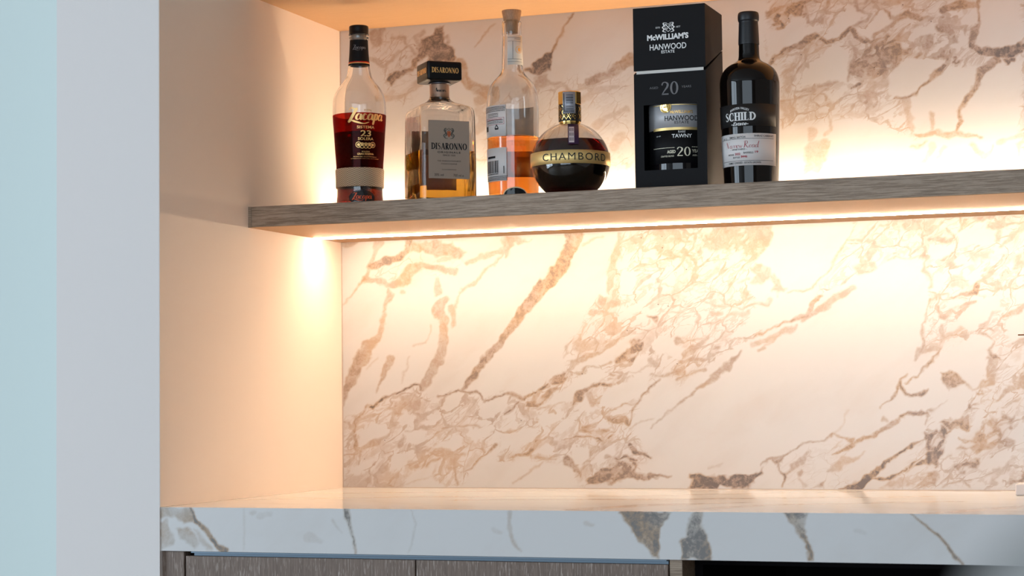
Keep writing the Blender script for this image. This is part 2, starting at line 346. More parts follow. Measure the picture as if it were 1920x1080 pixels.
# ------------------------------------------------------------------ marble drawing
# Each block lists the veins of one stretch of the slab in a local sheet (ox, oy, scale); V = vein of changing width,
# F = filled patch, K = clean white clast, Q = brecciated zone.
SHEETS = [
 (630, 430, 4.319, dict(
  V=[(.7,[(50,600,8),(130,540,12),(210,450,14),(250,400,30)]),(.6,[(360,105,60),(320,170,45),(265,290,30),(250,400,35)]),
     (.85,[(580,105,45),(560,190,50),(480,250,60),(380,280,60),(280,300,55)]),
     (.6,[(250,400,50),(330,405,40),(420,450,50),(520,430,70),(600,330,80),(700,300,50),(850,320,50),(950,340,60)]),
     (.5,[(820,400,30),(830,480,80),(800,530,20)]),
     (.6,[(420,480,20),(430,540,50),(400,640,16),(370,760,50),(350,860,55),(260,950,100),(210,1080,90)]),
     (.6,[(880,570,80),(820,660,100),(870,740,70),(870,900,80),(830,1080,70)]),(.5,[(940,640,50),(950,780,40)]),
     (.5,[(1382,170,50),(1180,210,50),(1050,280,30)]),(.5,[(1340,200,20),(1220,330,18),(1100,440,40),(1000,500,15),(960,640,12)]),
     (.4,[(770,770,15),(740,850,8),(730,920,20),(640,950,12)]),(.5,[(540,500,30),(520,520,20)]),
     (.5,[(800,190,20),(870,220,20)]),(.4,[(840,250,40),(960,240,30)]),(.6,[(60,130,60),(160,120,30)])],
  F=[(.65,[(590,100),(940,90),(960,150),(1050,190),(1020,250),(900,230),(780,200),(640,190),(560,210)])],
  K=[], Q=[(.3,[(250,250),(560,200),(1050,190),(960,400),(820,420),(760,340),(560,480),(420,470),(250,400)])])),
 (630, 670, 4.319, dict(
  V=[(.7,[(200,0,100),(150,130,95),(90,250,60),(60,400,20)]),(.6,[(830,0,70),(760,130,80),(700,250,50)]),
     (.8,[(1200,0,50),(1150,90,55),(1090,200,60),(1040,260,20)]),(.6,[(440,10,60),(400,130,50),(350,230,20),(310,300,8)]),
     (1,[(240,400,20),(300,400,24),(370,360,24),(520,290,16),(560,240,18),(630,205,18),(690,215,18),(700,260,16)]),
     (.7,[(640,300,12),(700,330,20),(760,345,14)]),
     (.95,[(820,320,14),(900,310,16),(1010,270,20),(1080,290,20),(1140,280,18),(1200,350,14),(1290,310,16),(1382,290,16)]),
     (.7,[(240,410,20),(170,490,30),(150,580,40),(170,700,50),(180,740,40)]),(.6,[(60,810,20),(200,760,20),(320,690,70),(400,640,30),(440,610,15)]),
     (.4,[(610,0,8),(540,110,12),(525,190,8)]),(.3,[(330,10,15),(260,90,10)]),
     (.6,[(560,600,10),(700,570,18),(800,600,20),(900,570,18),(1000,570,20),(1160,560,18)]),(.6,[(540,640,10),(530,700,50)]),
     (.55,[(650,740,50),(780,760,40),(880,770,60),(960,770,30),(1040,780,16)]),(.6,[(620,870,60),(740,850,30),(850,800,20)]),
     (.7,[(960,870,30),(970,960,25),(1000,1040,25)]),(.8,[(1020,915,12),(1100,905,14),(1160,830,14),(1230,790,16),(1300,710,30)]),
     (.4,[(790,920,10),(830,840,12)]),(.4,[(560,1030,10),(640,990,8),(760,960,8)]),(.4,[(800,960,10),(900,1050,12)])],
  F=[(.35,[(60,960),(200,940),(440,930),(560,940),(600,870),(640,880),(560,1000),(540,1055),(60,1055)]),
     (.6,[(560,300),(640,290),(700,400),(640,430),(700,520),(640,540),(600,450),(460,480),(480,380)])],
  K=[[(190,680),(200,600),(320,530),(400,530),(440,590),(380,640),(230,740)],[(510,530),(570,440),(635,480),(610,530)],[(710,540),(780,470),(850,450),(860,500),(790,550)],
     [(850,420),(880,350),(980,280),(1040,290),(1030,340),(920,430)],[(570,680),(560,630),(640,590),(740,600),(700,680),(640,710)],[(440,910),(480,780),(620,770),(600,850),(540,910)],
     [(1150,480),(1160,390),(1260,340),(1382,300),(1382,400),(1280,470)],[(100,960),(120,900),(240,840),(270,870),(200,940)],[(1060,640),(1130,600),(1280,530),(1240,620),(1130,690)],
     [(790,740),(850,690),(1000,640),(1040,650),(960,740)],[(560,1050),(600,930),(800,850),(820,830),(790,920),(640,990)]],
  Q=[(.9,[(60,560),(160,480),(250,400),(370,370),(540,290),(620,210),(700,300),(820,340),(1000,270),(1180,350),(1382,290),(1382,560),(1300,700),(1100,900),(1000,1055),(900,1055),(800,950),(640,900),(540,1055),(60,1055)])])),
 (940, 420, 4.153, dict(
  V=[(.75,[(570,80,130),(540,200,120),(450,350,110),(330,500,110),(220,610,100),(130,740,90),(20,880,55),(-90,1000,52),(-150,1080,45)]),
     (.5,[(930,80,60),(900,200,70),(870,300,40),(850,400,60),(840,530,50)]),(.6,[(760,560,20),(790,610,80),(900,600,60)]),(.6,[(720,690,50),(780,690,40)]),
     (.5,[(660,770,25),(590,870,15),(540,940,20),(480,1050,10)]),(.5,[(600,960,80),(730,930,60),(870,900,40),(1000,830,40)]),
     (.6,[(740,1010,16),(850,930,18),(1010,840,18)]),(.8,[(1150,730,20),(1210,760,50)]),(.6,[(1240,690,10),(1400,690,14)]),
     (.4,[(640,170,30),(760,100,20),(790,90,20)])],
  F=[(.85,[(860,1060),(950,990),(1050,880),(1110,900),(1100,970),(1040,1050),(940,1075)]),(.5,[(1180,50),(1412,50),(1412,130),(1200,230)]),
     (.55,[(1210,170),(1300,180),(1400,240),(1340,280),(1220,250)]),(.6,[(0,100),(130,90),(240,120),(110,150),(20,250),(0,250)])],
  K=[[(890,330),(960,270),(990,260),(960,340),(900,370)],[(940,380),(1040,350),(1060,440),(1000,560),(930,560)],[(890,720),(1000,630),(1140,590),(1080,680),(900,760)],
     [(650,1080),(760,1000),(1030,860),(1000,960),(880,1060),(800,1080)],[(1190,950),(1230,870),(1340,900),(1412,970),(1412,1040),(1200,1010)],[(1100,650),(1140,640),(1190,700),(1150,730),(1110,710)],[(770,500),(820,450),(840,560),(780,570)]],
  Q=[(.8,[(930,60),(1412,40),(1412,1080),(480,1080),(540,920),(660,760),(740,600),(830,480),(850,280),(900,130)])])),
 (940, 660, 4.153, dict(
  V=[(.6,[(520,160,20),(560,90,60),(640,40,60),(740,0,30)]),(.6,[(540,190,20),(600,180,25),(660,120,14),(760,110,16),(860,70,20)]),
     (.85,[(400,230,50),(460,210,60),(490,190,50)]),(.95,[(370,262,40),(280,300,20),(180,350,25),(120,400,20),(10,490,12)]),(.7,[(30,320,20),(90,330,25),(150,350,30)]),
     (.75,[(180,410,50),(260,400,70),(330,350,60),(400,300,40),(440,270,20)]),(.5,[(220,460,10),(320,430,16),(470,400,12)]),
     (.85,[(550,410,10),(600,360,70),(680,290,30),(760,250,30),(860,260,40)]),(.6,[(850,160,30),(930,185,25),(840,210,20)]),(.5,[(940,190,8),(1080,140,10),(1170,100,12)]),
     (.6,[(690,340,50),(710,400,70)]),(.85,[(1250,210,20),(1150,280,18),(1110,330,14),(1060,410,16),(1020,480,14),(990,570,16)]),(.7,[(870,450,14),(970,400,16),(1060,405,14)]),
     (.75,[(850,520,50),(950,530,60),(980,570,30)]),(.5,[(1000,600,12),(1090,540,10),(1200,510,8)]),(.5,[(1400,390,14),(1280,500,16),(1170,580,12)]),
     (.7,[(640,590,40),(730,570,50)]),(.7,[(620,620,30),(730,640,50),(840,620,20)]),(.9,[(480,690,14),(600,670,16),(700,680,12),(780,685,20),(880,665,14)]),
     (.75,[(280,700,50),(230,760,30),(200,800,40),(50,835,10)]),(.6,[(230,820,30),(340,830,20),(420,840,14)]),(.5,[(400,720,50),(480,720,40),(560,700,20)]),
     (.75,[(500,850,70),(560,890,50),(620,940,30),(620,980,14)]),(.6,[(740,740,40),(700,820,12),(640,900,20)]),(.5,[(320,860,16),(200,950,16),(90,1040,6)]),
     (.95,[(1000,740,40),(1040,780,50),(1100,800,30),(1160,820,16)]),(.9,[(900,840,20),(960,820,24),(1050,850,20)]),(.7,[(820,820,50),(860,830,20)]),
     (.8,[(1160,940,30),(1260,950,20),(1340,965,10)]),(.5,[(1030,680,30),(1050,720,20)]),(.6,[(1170,190,12),(1230,190,16),(1290,170,30),(1412,170,50)]),(.5,[(1200,100,50),(1160,50,40)])],
  F=[(.85,[(880,70),(940,0),(1080,0),(1050,50),(900,80)]),(.85,[(670,1050),(690,980),(780,920),(870,880),(920,860),(1020,845),(1060,870),(1060,920),(1160,930),(1240,950),(1140,980),(960,990),(800,1020),(720,1055)])],
  K=[[(530,150),(640,80),(850,0),(930,0),(850,60),(700,100),(560,180)],[(310,420),(560,240),(700,130),(800,140),(790,200),(650,280),(560,380),(420,400)],
     [(760,430),(830,300),(960,230),(1160,120),(1165,200),(1110,320),(1000,380),(880,430)],[(600,440),(640,400),(740,440),(700,480)],[(430,610),(500,520),(590,480),(560,540),(470,620)],
     [(240,800),(340,710),(390,740),(400,800)],[(530,840),(570,750),(720,760),(700,830),(620,890)],[(880,480),(940,420),(1040,410),(1000,470)],[(730,600),(800,545),(860,580),(800,610)],
     [(940,180),(1060,60),(1140,10),(1150,90),(1060,140)],[(310,540),(330,470),(470,480),(480,530),(330,570)],[(700,880),(760,760),(880,740),(890,800),(820,850)],[(170,600),(300,600),(260,680),(180,720),(20,740),(0,660)]],
  Q=[(.85,[(0,340),(180,350),(330,260),(500,160),(560,0),(1412,0),(1412,170),(1180,210),(1100,340),(1000,580),(1060,680),(1170,830),(1060,900),(680,1055),(620,1055),(540,880),(330,850),(220,820),(60,840),(0,830)])])),
 (1270, 400, 4.155, dict(
  V=[(.6,[(0,190,30),(60,220,20),(170,210,16)]),(.6,[(150,270,40),(170,320,40)]),
     (.5,[(860,620,12),(980,610,18),(1100,550,14),(1180,440,16),(1240,340,24),(1310,210,16),(1360,110,10)]),
     (.7,[(420,980,14),(560,965,16),(720,900,14),(860,850,20),(1000,800,40),(1060,700,60),(1130,640,40)]),(.55,[(960,840,30),(1150,740,60),(1260,640,60),(1371,570,50)]),
     (.45,[(0,775,14),(80,740,20),(130,710,20)]),(.5,[(180,670,20),(240,710,25),(380,730,16),(490,740,16),(580,720,26),(680,700,20),(740,670,20)]),
     (.5,[(270,790,60),(340,790,40)]),(.45,[(400,810,30),(480,780,20),(560,780,50)]),(.6,[(100,975,14),(200,960,16),(310,880,14),(390,820,12)]),
     (.6,[(80,1070,40),(160,1010,50),(230,960,30)]),(.6,[(0,990,60),(50,1000,20)]),(.5,[(270,1060,30),(350,1000,16),(480,990,12)]),
     (.5,[(580,1010,40),(760,960,40),(860,910,40),(920,880,20)]),(.5,[(620,1060,16),(700,1010,20),(800,960,16)]),
     (.4,[(0,540,14),(120,570,18),(200,550,16),(260,490,30),(330,440,30)]),(.4,[(470,540,16),(560,520,16)]),(.4,[(60,600,12),(210,615,12)])],
  F=[(.55,[(160,190),(230,130),(750,90),(740,170),(700,270),(650,330),(560,400),(530,330),(420,300),(330,290),(180,280)]),(.65,[(300,110),(480,100),(420,160),(380,170),(320,150)]),
     (.5,[(560,420),(640,400),(720,480),(790,490),(850,590),(820,625),(750,610),(720,520),(640,560),(560,560),(600,480)])],
  K=[[(640,380),(700,290),(770,95),(1340,80),(1310,180),(1200,400),(1100,540),(980,600),(880,600),(800,490)],[(560,850),(660,740),(860,640),(960,660),(1030,740),(960,800),(800,840),(500,960),(420,950)],
     [(580,600),(720,510),(740,620),(640,690)],[(390,390),(440,310),(530,290),(520,330),(420,400)]],
  Q=[(.65,[(0,120),(740,95),(640,340),(560,420),(720,640),(560,800),(860,850),(1371,570),(1371,640),(940,880),(620,1075),(0,1080)]),
     (.6,[(1310,210),(1371,70),(1371,640),(1000,800),(1180,480)])])),
 (1270, 650, 4.0, dict(
  V=[(.6,[(70,50,50),(110,0,70)]),(.6,[(40,110,50),(200,95,30),(260,50,30),(300,0,30)]),(.5,[(0,170,70),(40,160,50)]),(.6,[(0,240,16),(160,190,25),(200,180,35)]),
     (.65,[(0,430,12),(60,380,24),(150,320,20),(280,230,45),(380,130,40),(480,40,16)]),(.5,[(600,25,30),(660,0,30)]),
     (.75,[(620,900,12),(680,845,16),(730,830,30),(780,820,24),(860,770,14),(960,720,14),(1100,705,10),(1170,665,14),(1250,680,16),(1310,710,30)]),
     (1,[(760,880,14),(780,920,16),(820,970,18),(820,1010,10),(805,1060,8)]),(.6,[(820,960,20),(870,910,35),(940,860,50),(990,780,14)]),(.6,[(910,960,50),(930,930,30)]),
     (.75,[(1320,735,40),(1240,780,30),(1160,805,14)]),(.5,[(1250,850,60),(1320,840,20)]),(.5,[(1120,930,20),(1200,900,60),(1240,860,30)]),(.3,[(1160,665,10),(1230,600,10),(1270,480,10)]),
     (.3,[(250,910,20),(340,870,10)])],
  F=[(1,[(80,1065),(110,1000),(80,950),(240,970),(380,965),(490,955),(560,940),(620,905),(610,980),(520,1065)]),(.9,[(700,840),(780,820),(770,880),(730,880)]),
     (.5,[(920,1000),(1000,1030),(940,1050)]),(.8,[(1020,1065),(1100,1010),(1110,1065)]),(1,[(1190,1065),(1260,1035),(1320,1025),(1320,1065)])],
  K=[], Q=[(.6,[(0,0),(480,0),(300,230),(0,430)]),(.3,[(700,850),(1100,700),(1320,690),(1320,1065),(820,1065)])])),
 (1590, 650, 4.0, dict(
  V=[(.8,[(240,450,8),(350,340,20),(400,290,30),(410,250,20),(450,190,8)]),(.9,[(410,310,30),(440,365,25),(480,375,20),(560,330,40),(590,320,12)]),
     (.75,[(440,280,12),(540,190,16),(640,100,20),(690,20,16)]),(.5,[(500,90,30),(540,30,60),(640,0,60)]),(.5,[(860,270,20),(930,325,16),(980,300,30)]),
     (.6,[(1090,110,60),(1070,200,80),(1080,270,60),(1000,290,50)]),(.8,[(1000,320,16),(985,360,20),(1030,370,16),(1010,320,14)]),
     (.7,[(0,755,30),(100,710,30),(180,670,30),(270,610,30),(370,560,50)]),(.8,[(600,500,16),(590,550,14),(570,580,14)]),(.5,[(270,530,40),(300,550,20)]),(.45,[(0,850,30),(80,820,20),(130,790,8)]),
     (1,[(0,1050,60),(100,1020,70),(200,940,50),(300,860,30),(400,790,25),(490,740,25),(560,695,16)]),(.9,[(170,995,20),(270,985,30),(400,960,16),(440,910,16)]),
     (.6,[(1110,410,20),(1200,330,40),(1300,300,50)]),(.5,[(1160,470,16),(1300,380,20)]),(.8,[(830,690,12),(880,720,16),(960,700,14),(1000,650,14)]),(.6,[(720,1060,20),(850,1000,20),(920,1050,20)])],
  F=[(.8,[(690,260),(690,210),(780,180),(830,190),(850,240),(880,290),(740,330)]),(.9,[(1060,90),(1060,30),(1100,50),(1155,100),(1110,100)]),
     (.9,[(370,530),(500,470),(560,450),(600,480),(600,510),(460,520),(370,560)]),(.7,[(610,480),(730,400),(700,450),(640,500)]),
     (.9,[(430,920),(520,830),(580,820),(560,640),(700,610),(780,620),(740,660),(700,740),(720,780),(690,850),(680,900),(640,920),(600,880),(500,900)]),
     (.85,[(690,580),(800,550),(900,480),(910,560),(900,620),(800,610),(740,610)]),(.7,[(570,950),(640,950),(670,1000),(620,1040),(580,1030)]),(.8,[(780,900),(820,860),(1010,840),(960,900),(860,940)]),
     (.7,[(700,850),(780,790),(760,830)]),(.65,[(820,770),(860,700),(1000,600),(1060,560),(1120,530),(1250,500),(1230,580),(1160,650),(1240,710),(1240,780),(1150,740),(1040,800),(960,810)]),
     (.85,[(880,480),(900,440),(1000,430),(940,470)]),(.75,[(1230,290),(1320,210),(1320,290)]),(.85,[(1180,1020),(1220,980),(1320,980),(1320,1010),(1240,1030)]),
     (.45,[(1080,920),(1270,830),(1260,890),(1180,950),(1080,1060),(1040,1060)]),(.45,[(240,1060),(300,1000),(420,990),(560,1060)])],
  K=[[(590,520),(520,520),(350,580),(200,660),(0,780),(0,1020),(90,1010),(240,900),(420,760),(560,680)],[(620,500),(740,400),(740,330),(860,290),(980,310),(880,430),(820,520),(680,560)],[(620,620),(700,590),(690,640)],
     [(730,690),(800,620),(900,640),(1000,460),(1010,580),(940,700),(860,700),(800,790),(700,840)],[(970,910),(1160,780),(1240,820),(1070,920)],[(830,190),(760,100),(800,0),(1050,0),(1040,180),(930,310),(860,250)],
     [(1190,680),(1320,560),(1320,680),(1240,700)],[(1100,520),(1180,420),(1160,480),(1120,540)],[(580,940),(620,890),(650,910),(620,950)],[(840,740),(880,710),(960,730),(900,770)],[(1040,700),(1100,640),(1120,680),(1060,730)],[(1130,600),(1170,560),(1200,580),(1150,640)],[(1010,640),(1050,600),(1080,620),(1030,670)],[(860,920),(880,890),(920,890),(900,930)],[(1130,860),(1180,840),(1220,850),(1150,900)],[(1100,1000),(1160,950),(1190,960),(1130,1030)]],
  Q=[(.55,[(560,560),(1000,300),(1100,0),(1320,0),(1320,1065),(240,1065),(440,920)])])),
 (1590, 400, 4.155, dict(
  V=[(.6,[(750,120,30),(800,160,25),(840,230,16),(830,300,16),(760,360,25),(700,380,10)]),(.6,[(860,140,16),(900,80,30),(1040,60,50),(1130,30,30)]),(.6,[(1100,100,40),(1250,90,30),(1371,60,20)]),
     (.5,[(1180,120,30),(1160,210,40)]),(.5,[(1180,260,16),(1280,190,50),(1350,110,40)]),(.5,[(600,340,10),(600,440,30),(640,480,25),(640,580,20)]),(.8,[(980,590,60),(1030,540,30)]),
     (.75,[(960,600,40),(880,650,20),(780,660,14),(760,620,16),(700,640,14),(690,680,16)]),(.6,[(700,740,30),(720,800,40),(850,740,30),(920,720,40),(980,690,40)]),
     (.6,[(640,680,30),(620,720,10),(620,820,20),(600,870,14),(590,960,25),(570,1070,30)]),(.5,[(1040,870,50),(1120,790,25),(1170,750,16)]),(.8,[(1000,910,16),(1080,895,25),(1160,910,12)]),
     (.75,[(1000,930,10),(1120,970,14),(1155,1000,14),(1110,1070,20)]),(.5,[(720,880,40),(740,960,60),(700,1060,40),(620,1030,50)]),(.4,[(760,960,60),(860,920,40),(900,900,16)]),
     (.6,[(1220,810,40),(1300,770,50),(1371,730,50)]),(.6,[(1290,1020,40),(1371,1000,60)]),(.5,[(0,200,20),(100,210,25),(140,180,14)]),(.4,[(240,250,40),(300,210,30)]),
     (.5,[(310,370,20),(420,350,16),(560,320,10)]),(.5,[(560,280,50),(620,290,20)]),(1.0,[(1190,490,6),(1235,440,8),(1262,480,8)]),(.9,[(360,325,10),(400,330,8)])],
  F=[(.55,[(210,110),(250,70),(560,60),(600,50),(560,120),(420,120),(280,90)]),(.5,[(600,60),(700,30),(680,100),(640,220),(620,200),(560,120)]),(.6,[(620,180),(740,160),(830,190),(780,220),(640,220)]),
     (.4,[(760,500),(850,500),(940,560),(880,610),(780,590)]),(.5,[(60,400),(200,370),(210,430),(90,500)]),(.5,[(1250,340),(1371,320),(1371,420),(1300,430)]),(.4,[(950,300),(1100,280),(1110,360),(980,370)])],
  K=[[(850,140),(1140,120),(1150,220),(860,250)],[(640,310),(700,260),(820,240),(810,320),(700,360),(650,350)],[(820,380),(900,330),(950,390),(850,420)],[(770,700),(820,665),(890,690),(820,730)],
     [(800,940),(880,800),(1020,680),(1180,620),(1160,730),(1000,900),(900,900)],[(980,950),(1120,980),(1140,1040),(1080,1080),(780,1080)],[(1250,850),(1371,770),(1371,960),(1280,1010),(1230,940)],
     [(640,240),(700,235),(640,290)],[(650,520),(700,460),(750,500),(740,580),(660,600)],[(920,500),(980,450),(1040,460),(1000,530),(940,550)]],
  Q=[(.6,[(0,180),(200,60),(1371,10),(1371,1080),(560,1080),(610,840),(620,600),(590,340),(400,340),(200,430),(0,600)])])),
 (630, 0, 2.842, dict(
  V=[(.55,[(300,190,20),(370,200,20),(380,250,20),(420,290,25)]),(.4,[(200,240,12),(290,220,8)]),(.45,[(260,520,40),(330,520,30),(500,390,40)]),(.65,[(660,340,50),(700,450,60),(780,490,70),(830,500,60)]),
     (.5,[(750,540,50),(800,510,50)]),(.5,[(840,130,8),(770,200,14),(730,250,8)]),(.75,[(1150,260,20),(1200,190,14),(1260,80,14)]),(.5,[(1030,480,40),(1140,440,30),(1200,450,20),(1250,490,16),(1370,460,30)]),
     (.7,[(1350,440,50),(1450,400,40),(1540,330,50),(1590,310,50)]),(.4,[(1300,540,30),(1400,480,40),(1500,470,20)]),(.4,[(1390,660,40),(1450,620,30),(1560,570,30)]),
     (.35,[(760,580,40),(800,640,60),(760,700,50)]),(.5,[(740,850,12),(800,850,12)]),(.4,[(1480,780,50),(1520,720,40)]),(.5,[(190,320,40),(260,350,30),(330,290,20)]),(.5,[(440,260,20),(430,200,20),(470,170,20)])],
  F=[(.6,[(180,170),(270,150),(250,230),(200,260)]),(.95,[(430,280),(450,200),(590,140),(590,190),(600,230),(650,300),(640,340),(560,350),(480,300),(440,350),(300,460),(260,440),(280,410),(400,350)]),
     (1,[(1000,380),(1050,320),(1160,245),(1150,300),(1150,370),(1060,420)]),(.6,[(1040,430),(1130,400),(1140,430),(1060,480)])],
  K=[], Q=[(.45,[(180,160),(450,200),(420,560),(280,560),(200,300)]),(.35,[(760,440),(830,500),(1000,480),(1580,300),(1580,900),(760,900)])])),
 (1440, 0, 3.273, dict(
  V=[(.7,[(0,100,40),(100,40,30),(250,0,25)]),(.65,[(220,30,16),(250,130,20),(330,130,30),(370,10,30)]),
     (.9,[(0,380,20),(100,310,40),(200,280,40),(280,220,40),(350,260,30),(430,240,35),(500,180,25),(560,230,30),(640,265,25)]),(.65,[(540,0,25),(560,60,25),(620,80,20),(600,130,16),(480,190,20)]),
     (.75,[(700,60,20),(780,130,30),(870,80,50),(950,110,50),(1090,110,20)]),(.65,[(780,130,20),(680,230,60),(700,300,60)]),(.6,[(500,260,25),(540,330,30),(510,400,20),(500,480,20)]),
     (.6,[(160,550,14),(250,540,25),(380,520,25),(430,500,14)]),(.6,[(90,610,20),(200,590,20),(300,570,16),(350,580,20),(360,620,20)]),(.4,[(260,670,12),(400,630,14)]),(.4,[(230,640,14),(260,590,14)]),
     (.9,[(520,530,16),(570,515,20)]),(.75,[(1050,180,50),(1110,180,50),(1130,240,50)]),(.8,[(1090,60,60),(1170,20,60),(1260,20,50)]),(.75,[(1290,0,20),(1290,150,20),(1260,200,60),(1240,270,40)]),
     (1,[(1240,280,30),(1310,320,40),(1400,320,60),(1500,310,80),(1600,270,70)]),(.85,[(1100,400,25),(1050,440,40),(980,510,20),(920,570,16),(860,600,14),(780,600,14)]),
     (.8,[(1400,370,60),(1320,430,50),(1280,530,30),(1220,610,25),(1180,670,20),(1190,740,30),(1160,800,25)]),(.5,[(870,190,20),(900,170,20),(1000,110,16)]),
     (.5,[(850,620,60),(860,680,40),(880,770,50),(890,800,20)]),(.5,[(1000,700,30),(1000,800,16)]),(.6,[(900,830,25),(1000,825,30),(1090,820,40),(1200,825,30),(1300,840,20)]),(.5,[(960,870,16),(880,905,10)]),
     (.4,[(1000,900,50),(960,980,30),(930,1040,12)]),(.3,[(1100,900,30),(1000,1000,14)]),(.5,[(1260,890,30),(1320,950,40),(1370,930,20),(1390,900,12)]),(.4,[(1430,880,30),(1480,860,16),(1560,830,40)]),
     (.4,[(1520,980,20),(1540,900,20),(1571,870,20)]),(.4,[(270,800,60),(260,860,30)]),(.4,[(350,830,30),(390,790,20),(400,740,20),(370,700,14),(300,700,16)]),(.4,[(600,1060,30),(680,1035,30),(720,1060,20)]),(.35,[(500,700,40),(640,680,30)])],
  F=[(.9,[(0,160),(50,100),(130,50),(200,10),(220,80),(120,120),(60,165)]),(.6,[(400,20),(560,0),(880,0),(860,45),(700,40),(620,20)]),
     (.8,[(640,260),(740,220),(850,290),(930,250),(890,280),(830,340),(780,430),(700,490),(560,480),(500,450),(520,330),(560,340),(620,300)]),(.5,[(90,430),(170,380),(160,480),(130,560),(100,560)]),
     (.5,[(90,610),(150,620),(180,680),(130,760),(90,720)]),(.65,[(570,570),(660,560),(690,620),(620,680),(570,640)]),(.55,[(560,490),(700,470),(750,500),(720,530),(600,530)]),
     (.9,[(970,350),(1100,300),(1150,370),(1250,340),(1140,400),(1060,355)]),(.7,[(940,240),(1000,210),(1030,240),(980,300),(900,310),(890,340),(930,350),(960,330)]),(.95,[(1430,340),(1520,340),(1510,380),(1440,390)]),
     (.5,[(250,880),(380,870),(360,960),(320,1030),(210,1075),(240,960)])],
  K=[[(730,560),(740,470),(850,350),(960,355),(1110,370),(1060,440),(960,540),(860,600),(780,600)],[(210,240),(220,170),(330,150),(300,200),(240,250)],[(330,220),(420,130),(520,30),(600,80),(560,140),(400,250),(350,245)],
     [(590,190),(680,80),(850,60),(780,140),(680,220),(620,250),(540,180)],[(200,510),(260,380),(400,280),(500,310),(490,400),(500,480),(400,510)],[(380,600),(480,500),(500,540),(400,620)],[(1110,310),(1180,190),(1230,220),(1210,270)],
     [(1150,80),(1190,50),(1210,90),(1190,105)],[(1195,130),(1270,60),(1270,150),(1220,165)],[(820,150),(850,110),(910,110),(880,150)],[(860,240),(900,180),(1040,150),(1040,200),(900,250)],
     [(970,340),(1020,280),(1100,240),(1110,280),(1060,300)],[(860,640),(1000,480),(1150,410),(1290,430),(1170,640),(1170,760),(900,800),(880,680)],[(20,360),(0,210),(200,100),(230,110),(200,250),(80,320)]],
  Q=[(1.0,[(0,0),(1290,0),(1240,280),(1400,380),(1180,420),(840,600),(900,850),(600,700),(90,760),(90,380),(0,380)])])),
 (0, 0, 1.0, dict(F=[], Q=[(.6,[(1915,-400),(3000,-400),(3000,1000),(1915,1000)]),(.5,[(600,-400),(1950,-400),(1950,-5),(600,-5)])],
  V=[(.8,[(1925,85,24),(2060,40,40),(2200,-60,30)]),(.7,[(1925,720,30),(2050,640,50),(2250,560,24)]),(.9,[(1925,890,30),(2100,820,50),(2400,640,30)])],
  K=[[(1200,815),(1250,740),(1350,670),(1480,590),(1620,510),(1690,487),(1728,490),(1738,560),(1733,640),(1715,670),(1690,720),(1650,760),(1580,820),(1510,828),(1440,865),(1420,885),(1290,890),(1225,885),(1225,860)]])),
]
EDGE_SHEETS = [
 (280, 880, 3.0, dict(
  V=[(1.0,[(225,212,14),(260,290,22),(330,360,24),(380,420,28),(425,458,34)]),(.22,[(530,220,10),(530,440,10)]),(1,[(1100,220,35),(1110,280,30),(1130,340,20),(1150,400,14),(1165,470,10)]),
     (.35,[(1030,285,14),(1080,360,6)]),(.35,[(1470,230,6),(1495,310,8),(1480,380,14),(1455,470,8)]),(.3,[(570,245,30),(590,240,20)]),(.25,[(620,260,40),(680,250,30)]),(.2,[(900,380,60),(970,410,20)])],
  F=[(.65,[(60,212),(230,212),(250,290),(200,300),(140,260),(60,280)]),(.55,[(60,300),(100,280),(130,360),(140,420),(60,455)]),(.6,[(150,320),(230,330),(280,420),(250,440),(180,380)]),
     (.4,[(250,330),(370,455),(320,455),(270,400)])], K=[], Q=[])),
 (900, 880, 3.0, dict(
  V=[(.35,[(165,240,20),(170,330,26),(200,430,14),(230,465,8)]),(.2,[(600,300,30),(640,310,20)]),(.2,[(80,340,30),(120,350,20)])],
  F=[(.95,[(785,238),(1080,238),(1060,290),(1010,320),(1000,400),(1010,500),(970,490),(900,400),(850,330)]),(1,[(1190,238),(1260,238),(1250,320),(1290,430),(1310,515),(1130,510),(1125,400),(1160,370),(1175,280)]),
     (.95,[(1700,238),(1850,240),(1825,320),(1860,450),(1880,520),(1845,515),(1830,430),(1780,350)])], K=[], Q=[])),
 (1500, 860, 4.571, dict(V=[(.95,[(960,475,12),(1100,590,20),(1260,740,20),(1320,830,30),(1400,915,20)]),(.2,[(480,620,40),(560,640,30)])], F=[], K=[], Q=[])),
]
def seg_field(X, Y, pts, s, soft):
    out = np.zeros_like(X)
    for (x0, y0, w0), (x1, y1, w1) in zip(pts[:-1], pts[1:]):
        dx, dy = x1 - x0, y1 - y0; l2 = dx * dx + dy * dy + 1e-9
        t = np.clip(((X - x0) * dx + (Y - y0) * dy) / l2, 0, 1)
        d = np.hypot(X - x0 - t * dx, Y - y0 - t * dy); hw = (w0 + (w1 - w0) * t) / 2
        out = np.maximum(out, s * np.clip(.5 + (hw - d) / soft, 0, 1))
    return out
def poly_sd(X, Y, P):
    inside = np.zeros(X.shape, bool); d = np.full(X.shape, 1e9)
    n = len(P)
    for i in range(n):
        x0, y0 = P[i]; x1, y1 = P[(i + 1) % n]
        if y0 != y1:
            c = ((y0 > Y) != (y1 > Y)) & (X < (x1 - x0) * (Y - y0) / (y1 - y0) + x0); inside ^= c
        dx, dy = x1 - x0, y1 - y0; l2 = dx * dx + dy * dy + 1e-9
        t = np.clip(((X - x0) * dx + (Y - y0) * dy) / l2, 0, 1)
        d = np.minimum(d, np.hypot(X - x0 - t * dx, Y - y0 - t * dy))
    return np.where(inside, d, -d)
